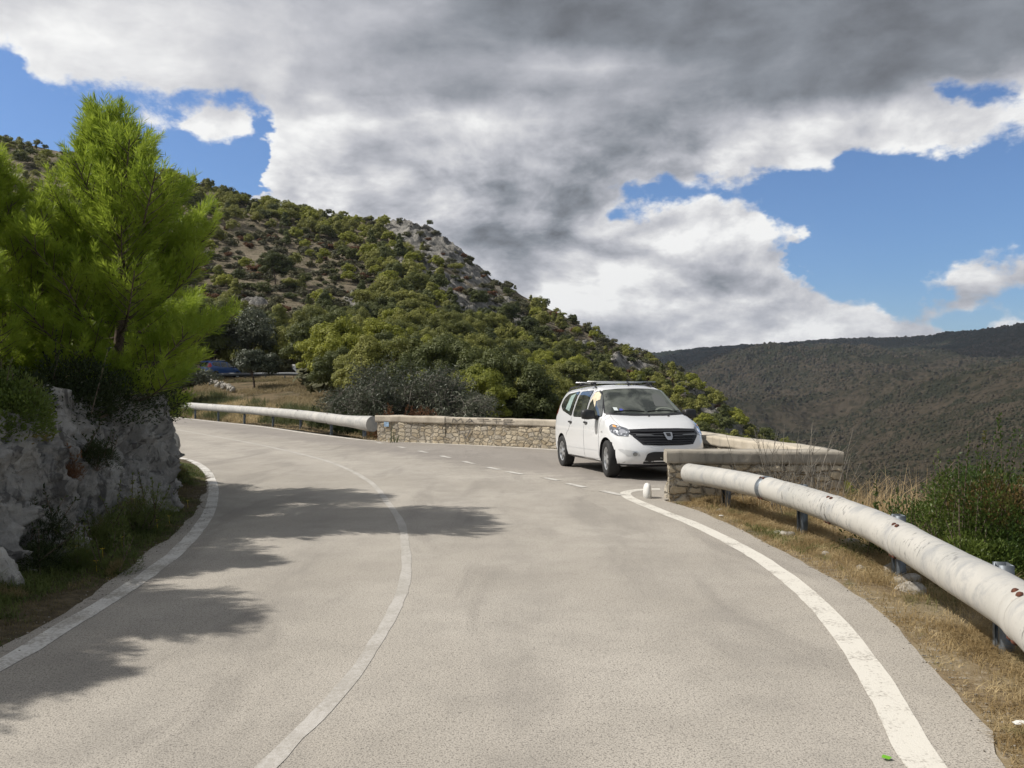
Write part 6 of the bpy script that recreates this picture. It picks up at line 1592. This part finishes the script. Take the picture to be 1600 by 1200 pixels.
def dens(u, y):
    """share of ground under trees, read from the photo"""
    d = .62
    def e(cx, cy, rx, ry, rot=0): return float(blob(np.array([u]), np.array([y]), cx, cy, rx, ry, rot)[0] > .35)
    if e(450, 425, 155, 62, 14): d = .13
    if e(420, 470, 120, 45, 5): d = .22
    if e(690, 390, 110, 42, 35): d = .06
    if e(745, 430, 45, 40, 45): d = .03
    if e(680, 450, 55, 25, 20): d = .22
    if e(772, 490, 52, 62, -60): d = .05
    if e(545, 490, 55, 18, 15): d = .2
    if e(950, 555, 100, 30, 18): d = .17
    if 480 < u < 900 and y > 520 + max(0, (u - 800)) * .5: d = .95
    if 560 < u < 700 and 470 < y < 530: d = .9
    if e(640, 460, 75, 28, 25): d = .9
    if u < 600 and y < 268 + (u - 240) * .22 + 52 and u > 200: d = .88
    if e(60, 330, 110, 14): d = .1
    if u < 240 and y < 330: d = .55
    if u > 1050: d = .42
    if 300 < u < 505 and y > 583: d = 0
    if 300 < u < 480 and 496 < y < 512: d = .02
    return d
rg = np.random.default_rng(303); trees = []; cell = {}
def try_add(u, y, q, h_, kind, spread):
    r_ = h_ * spread; key = (int(q[0] // 10), int(q[1] // 10))
    for i in (-1, 0, 1):
        for j in (-1, 0, 1):
            for (x2, y2, r2) in cell.get((key[0] + i, key[1] + j), ()):
                if (q[0] - x2) ** 2 + (q[1] - y2) ** 2 < ((r_ + r2)) ** 2: return False
    cell.setdefault(key, []).append((q[0], q[1], r_)); trees.append((u, y, q[0], q[1], h_, kind)); return True
NT_ = 9000; U = rg.uniform(-420, 1330, NT_); T = rg.uniform(1.2, 8.0, NT_); Q_, Y_ = hill_pt(U, T)
for u, t, q, y in zip(U, T, Q_, Y_):
    if u < 505 and t < 2.25: continue
    dn = dens(u, y)
    if rg.random() > dn ** 1.25: continue
    h_ = rg.uniform(3.2, 6.6) * (1 if u < 900 else .82)
    if dn < .3: h_ *= rg.uniform(.65, 1)
    if t > 7.6: h_ *= .62
    try_add(u, y, q, h_, 'pine', .27 if dn > .8 else .36)
NT_ = 14000; U = rg.uniform(-300, 1330, NT_); T = rg.uniform(1.2, 8.0, NT_); Q_, Y_ = hill_pt(U, T)
for u, t, q, y in zip(U, T, Q_, Y_):
    if u < 505 and t < 2.2: continue
    if rg.random() > (.55 if dens(u, y) < .3 else .3) * (.25 if rockmask(np.array([u]), np.array([y]))[0] > .4 else 1): continue
    try_add(u, y, q, rg.uniform(.7, 2.1), 'shrub', .42)
def hidden(u, y, hpx):      # behind the near pines and rock, or below the parapet
    return (u < 215 and y > 300 + max(0, 120 - u) * .0) or (u < 250 and y > 420) or (u < 100 and y > 345)
def screen(x, y, z_): return (800 + x / y * FPX, HOR - (z_ - EYE) / y * FPX)
pts_ = []
for (u, yy_, x, y, h_, kind) in trees:
    z_ = drop(x, y)
    if z_ is None: continue
    px, py = screen(x, y, z_); hp = h_ * FPX / y
    vis = -40 < px < 1640 and not hidden(px, py, hp) and not (px > 850 and py - hp > 650 + (px - 850) * .16) and not (560 < px <= 850 and py - hp > 640)
    pts_.append((hp if vis else 0, px, py, x, y, z_, h_, kind))
pts_.sort(key=lambda q: -q[0])
npn = nsn = 0; rest_p, rest_s = [], []
print('pines', sum(1 for q in pts_ if q[7] == 'pine'), 'visible', sum(1 for q in pts_ if q[7] == 'pine' and q[0] > 0), 'shrubs', sum(1 for q in pts_ if q[7] == 'shrub' and q[0] > 0))
for (hp, px, py, x, y, z_, h_, kind) in pts_:
    rz_ = rg.random() * 6.28
    if kind == 'pine':
        v = int(rg.choice(6, p=[.28, .17, .20, .05, .18, .12]))
        if hp > 0 and npn < 285:
            npn += 1; s_ = h_ / 5.7
            if hp > 40: plant('pine_tree', *( pine_near[{0:0,1:3,2:1,3:0,4:2,5:1}[v]] if hp > 70 else pine_hi[v]), (x, y, z_ - .15), s_, rz_, 'rounded olive green pine growing on the mountain slope', 'tree', 'pines on the mountain slope')
            else:
                o = bpy.data.objects.new('pine_tree', pine_hi[v][0] if hp > 30 else pine_lo[v][0]); COL.objects.link(o); o.location = (x, y, z_ - .15); o.scale = (s_, s_, s_); o.rotation_euler = (0, 0, rz_)
                tag(o, 'rounded olive green pine growing on the mountain slope', 'tree', 'pines on the mountain slope')
        else: rest_p.append((x, y, z_, h_ / 5.7, rz_, v))
    else:
        v = int(rg.choice(5, p=[.34, .26, .2, .1, .1]))
        if hp > 0 and nsn < 285:
            nsn += 1; o = bpy.data.objects.new('hillside_shrub', shr[v][0]); COL.objects.link(o); s_ = h_ / 1.1; o.location = (x, y, z_ - .1); o.scale = (s_ * 1.15, s_ * 1.15, s_ * .9); o.rotation_euler = (0, 0, rz_)
            tag(o, 'low rounded shrub on the dry mountain slope', 'shrub', 'shrubs on the mountain slope')
        else: rest_s.append((x, y, z_, h_ / 1.1, rz_, v))
def merged(name, rest, lib, label, cat, keep=1.0):
    by = {}
    for q in rest: by.setdefault(lib[q[5]][3].name, []).append(q)
    V_, F_, MI, n, mats = [], [], [], 0, []
    for q in rest:
        me_, V, F, m_ = lib[q[5]]
        if m_ not in mats: mats.append(m_)
        c_, s_ = math.cos(q[4]), math.sin(q[4]); A_ = np.array([(c_, s_, 0), (-s_, c_, 0), (0, 0, 1)]); W = V @ A_ * q[3] + np.array([q[0], q[1], q[2] - .1])
        V_.append(W); F_.append(F + n); n += len(W); MI.append(np.full(len(F), mats.index(m_)))
    me_ = arrmesh(name, np.concatenate(V_), np.concatenate(F_))
    for m_ in mats: me_.materials.append(m_)
    me_.polygons.foreach_set('material_index', np.concatenate(MI).astype(np.int32)); o = link(name, me_); tag(o, label, cat, kind='stuff')
print('rest', len(rest_p), len(rest_s))
merged('pine_wood', rest_p, pine_lo, 'mass of small far pines covering the mountain slope', 'wood')
if rest_s: merged('maquis_scrub', rest_s, shr, 'scattered small scrub on the mountain slope', 'scrub')
# single trees that stand out
for i, (px, py, Zz, h_, v, lb) in enumerate([(530, 622, 58, 5.6, 4, 'brightest yellow green pine at the right end of the dry bank'), (520, 598, 70, 3.4, 4, 'low bright pine just right of the chevron sign'),
        (458, 585, 84, 5.2, 0, 'pine behind the chevron sign'), (300, 588, 82, 8.2, 2, 'dark pine left of the blue van'), (262, 590, 76, 9.0, 2, 'dark pine beside the right edge of the tall young pine'),
        (335, 575, 98, 8.2, 2, 'dark pine rising behind the blue van'), (428, 582, 92, 5.6, 0, 'pine between the largest olive tree and the chevron sign'), (430, 446, 205, 8.6, 2, 'darkest isolated pine in the middle of the dry slope'),
        (745, 668, 44, 4.3, 4, 'bright low pine rising just behind the middle of the parapet'), (815, 672, 50, 5.0, 0, 'pine rising behind the parapet left of the white van'), (780, 660, 62, 5.2, 2, 'darker pine behind the bright low pine')]):
    q = place_px(px, py, Zz); plant('pine_tree', *pine_near[{0: 0, 2: 1, 4: 2}[v]], (q[0], q[1], q[2] - .15), h_ / 5.7, i * 1.1, lb)
# a fallen green leaf, scraps of paper and a bottle cap by the road
M_LEAFG = plain('fresh_green_leaf', (.16, .42, .03), .5)
x, y, _ = G(1385, 1187); a = Acc(); a.add([(x - .022, y, .010), (x - .008, y + .016, .016), (x + .020, y + .008, .010), (x + .022, y - .006, .014), (x + .004, y - .016, .008), (x - .014, y - .012, .012)], [(0, 1, 4, 5), (1, 2, 3, 4)])
tag(a.build('green_leaf', M_LEAFG), 'single fresh green leaf lying on the asphalt beside the white line', 'leaf')
for i, (px, py, r_, lb) in enumerate([(1594, 1144, .035, 'scrap of white paper in the dry grass at the right edge'), (1127, 811, .03, 'white crumpled paper near the foot of the first guardrail post')]):
    x, y, _ = G(px, py, -.02); V, F = rock_mesh(r_, r_ * .6, r_ * .25, 300 + i, 10); a = Acc(); a.add(V + [x, y, gz(x, y) + .03], F); tag(a.build('paper_scrap', M_WHITE), lb, 'litter')
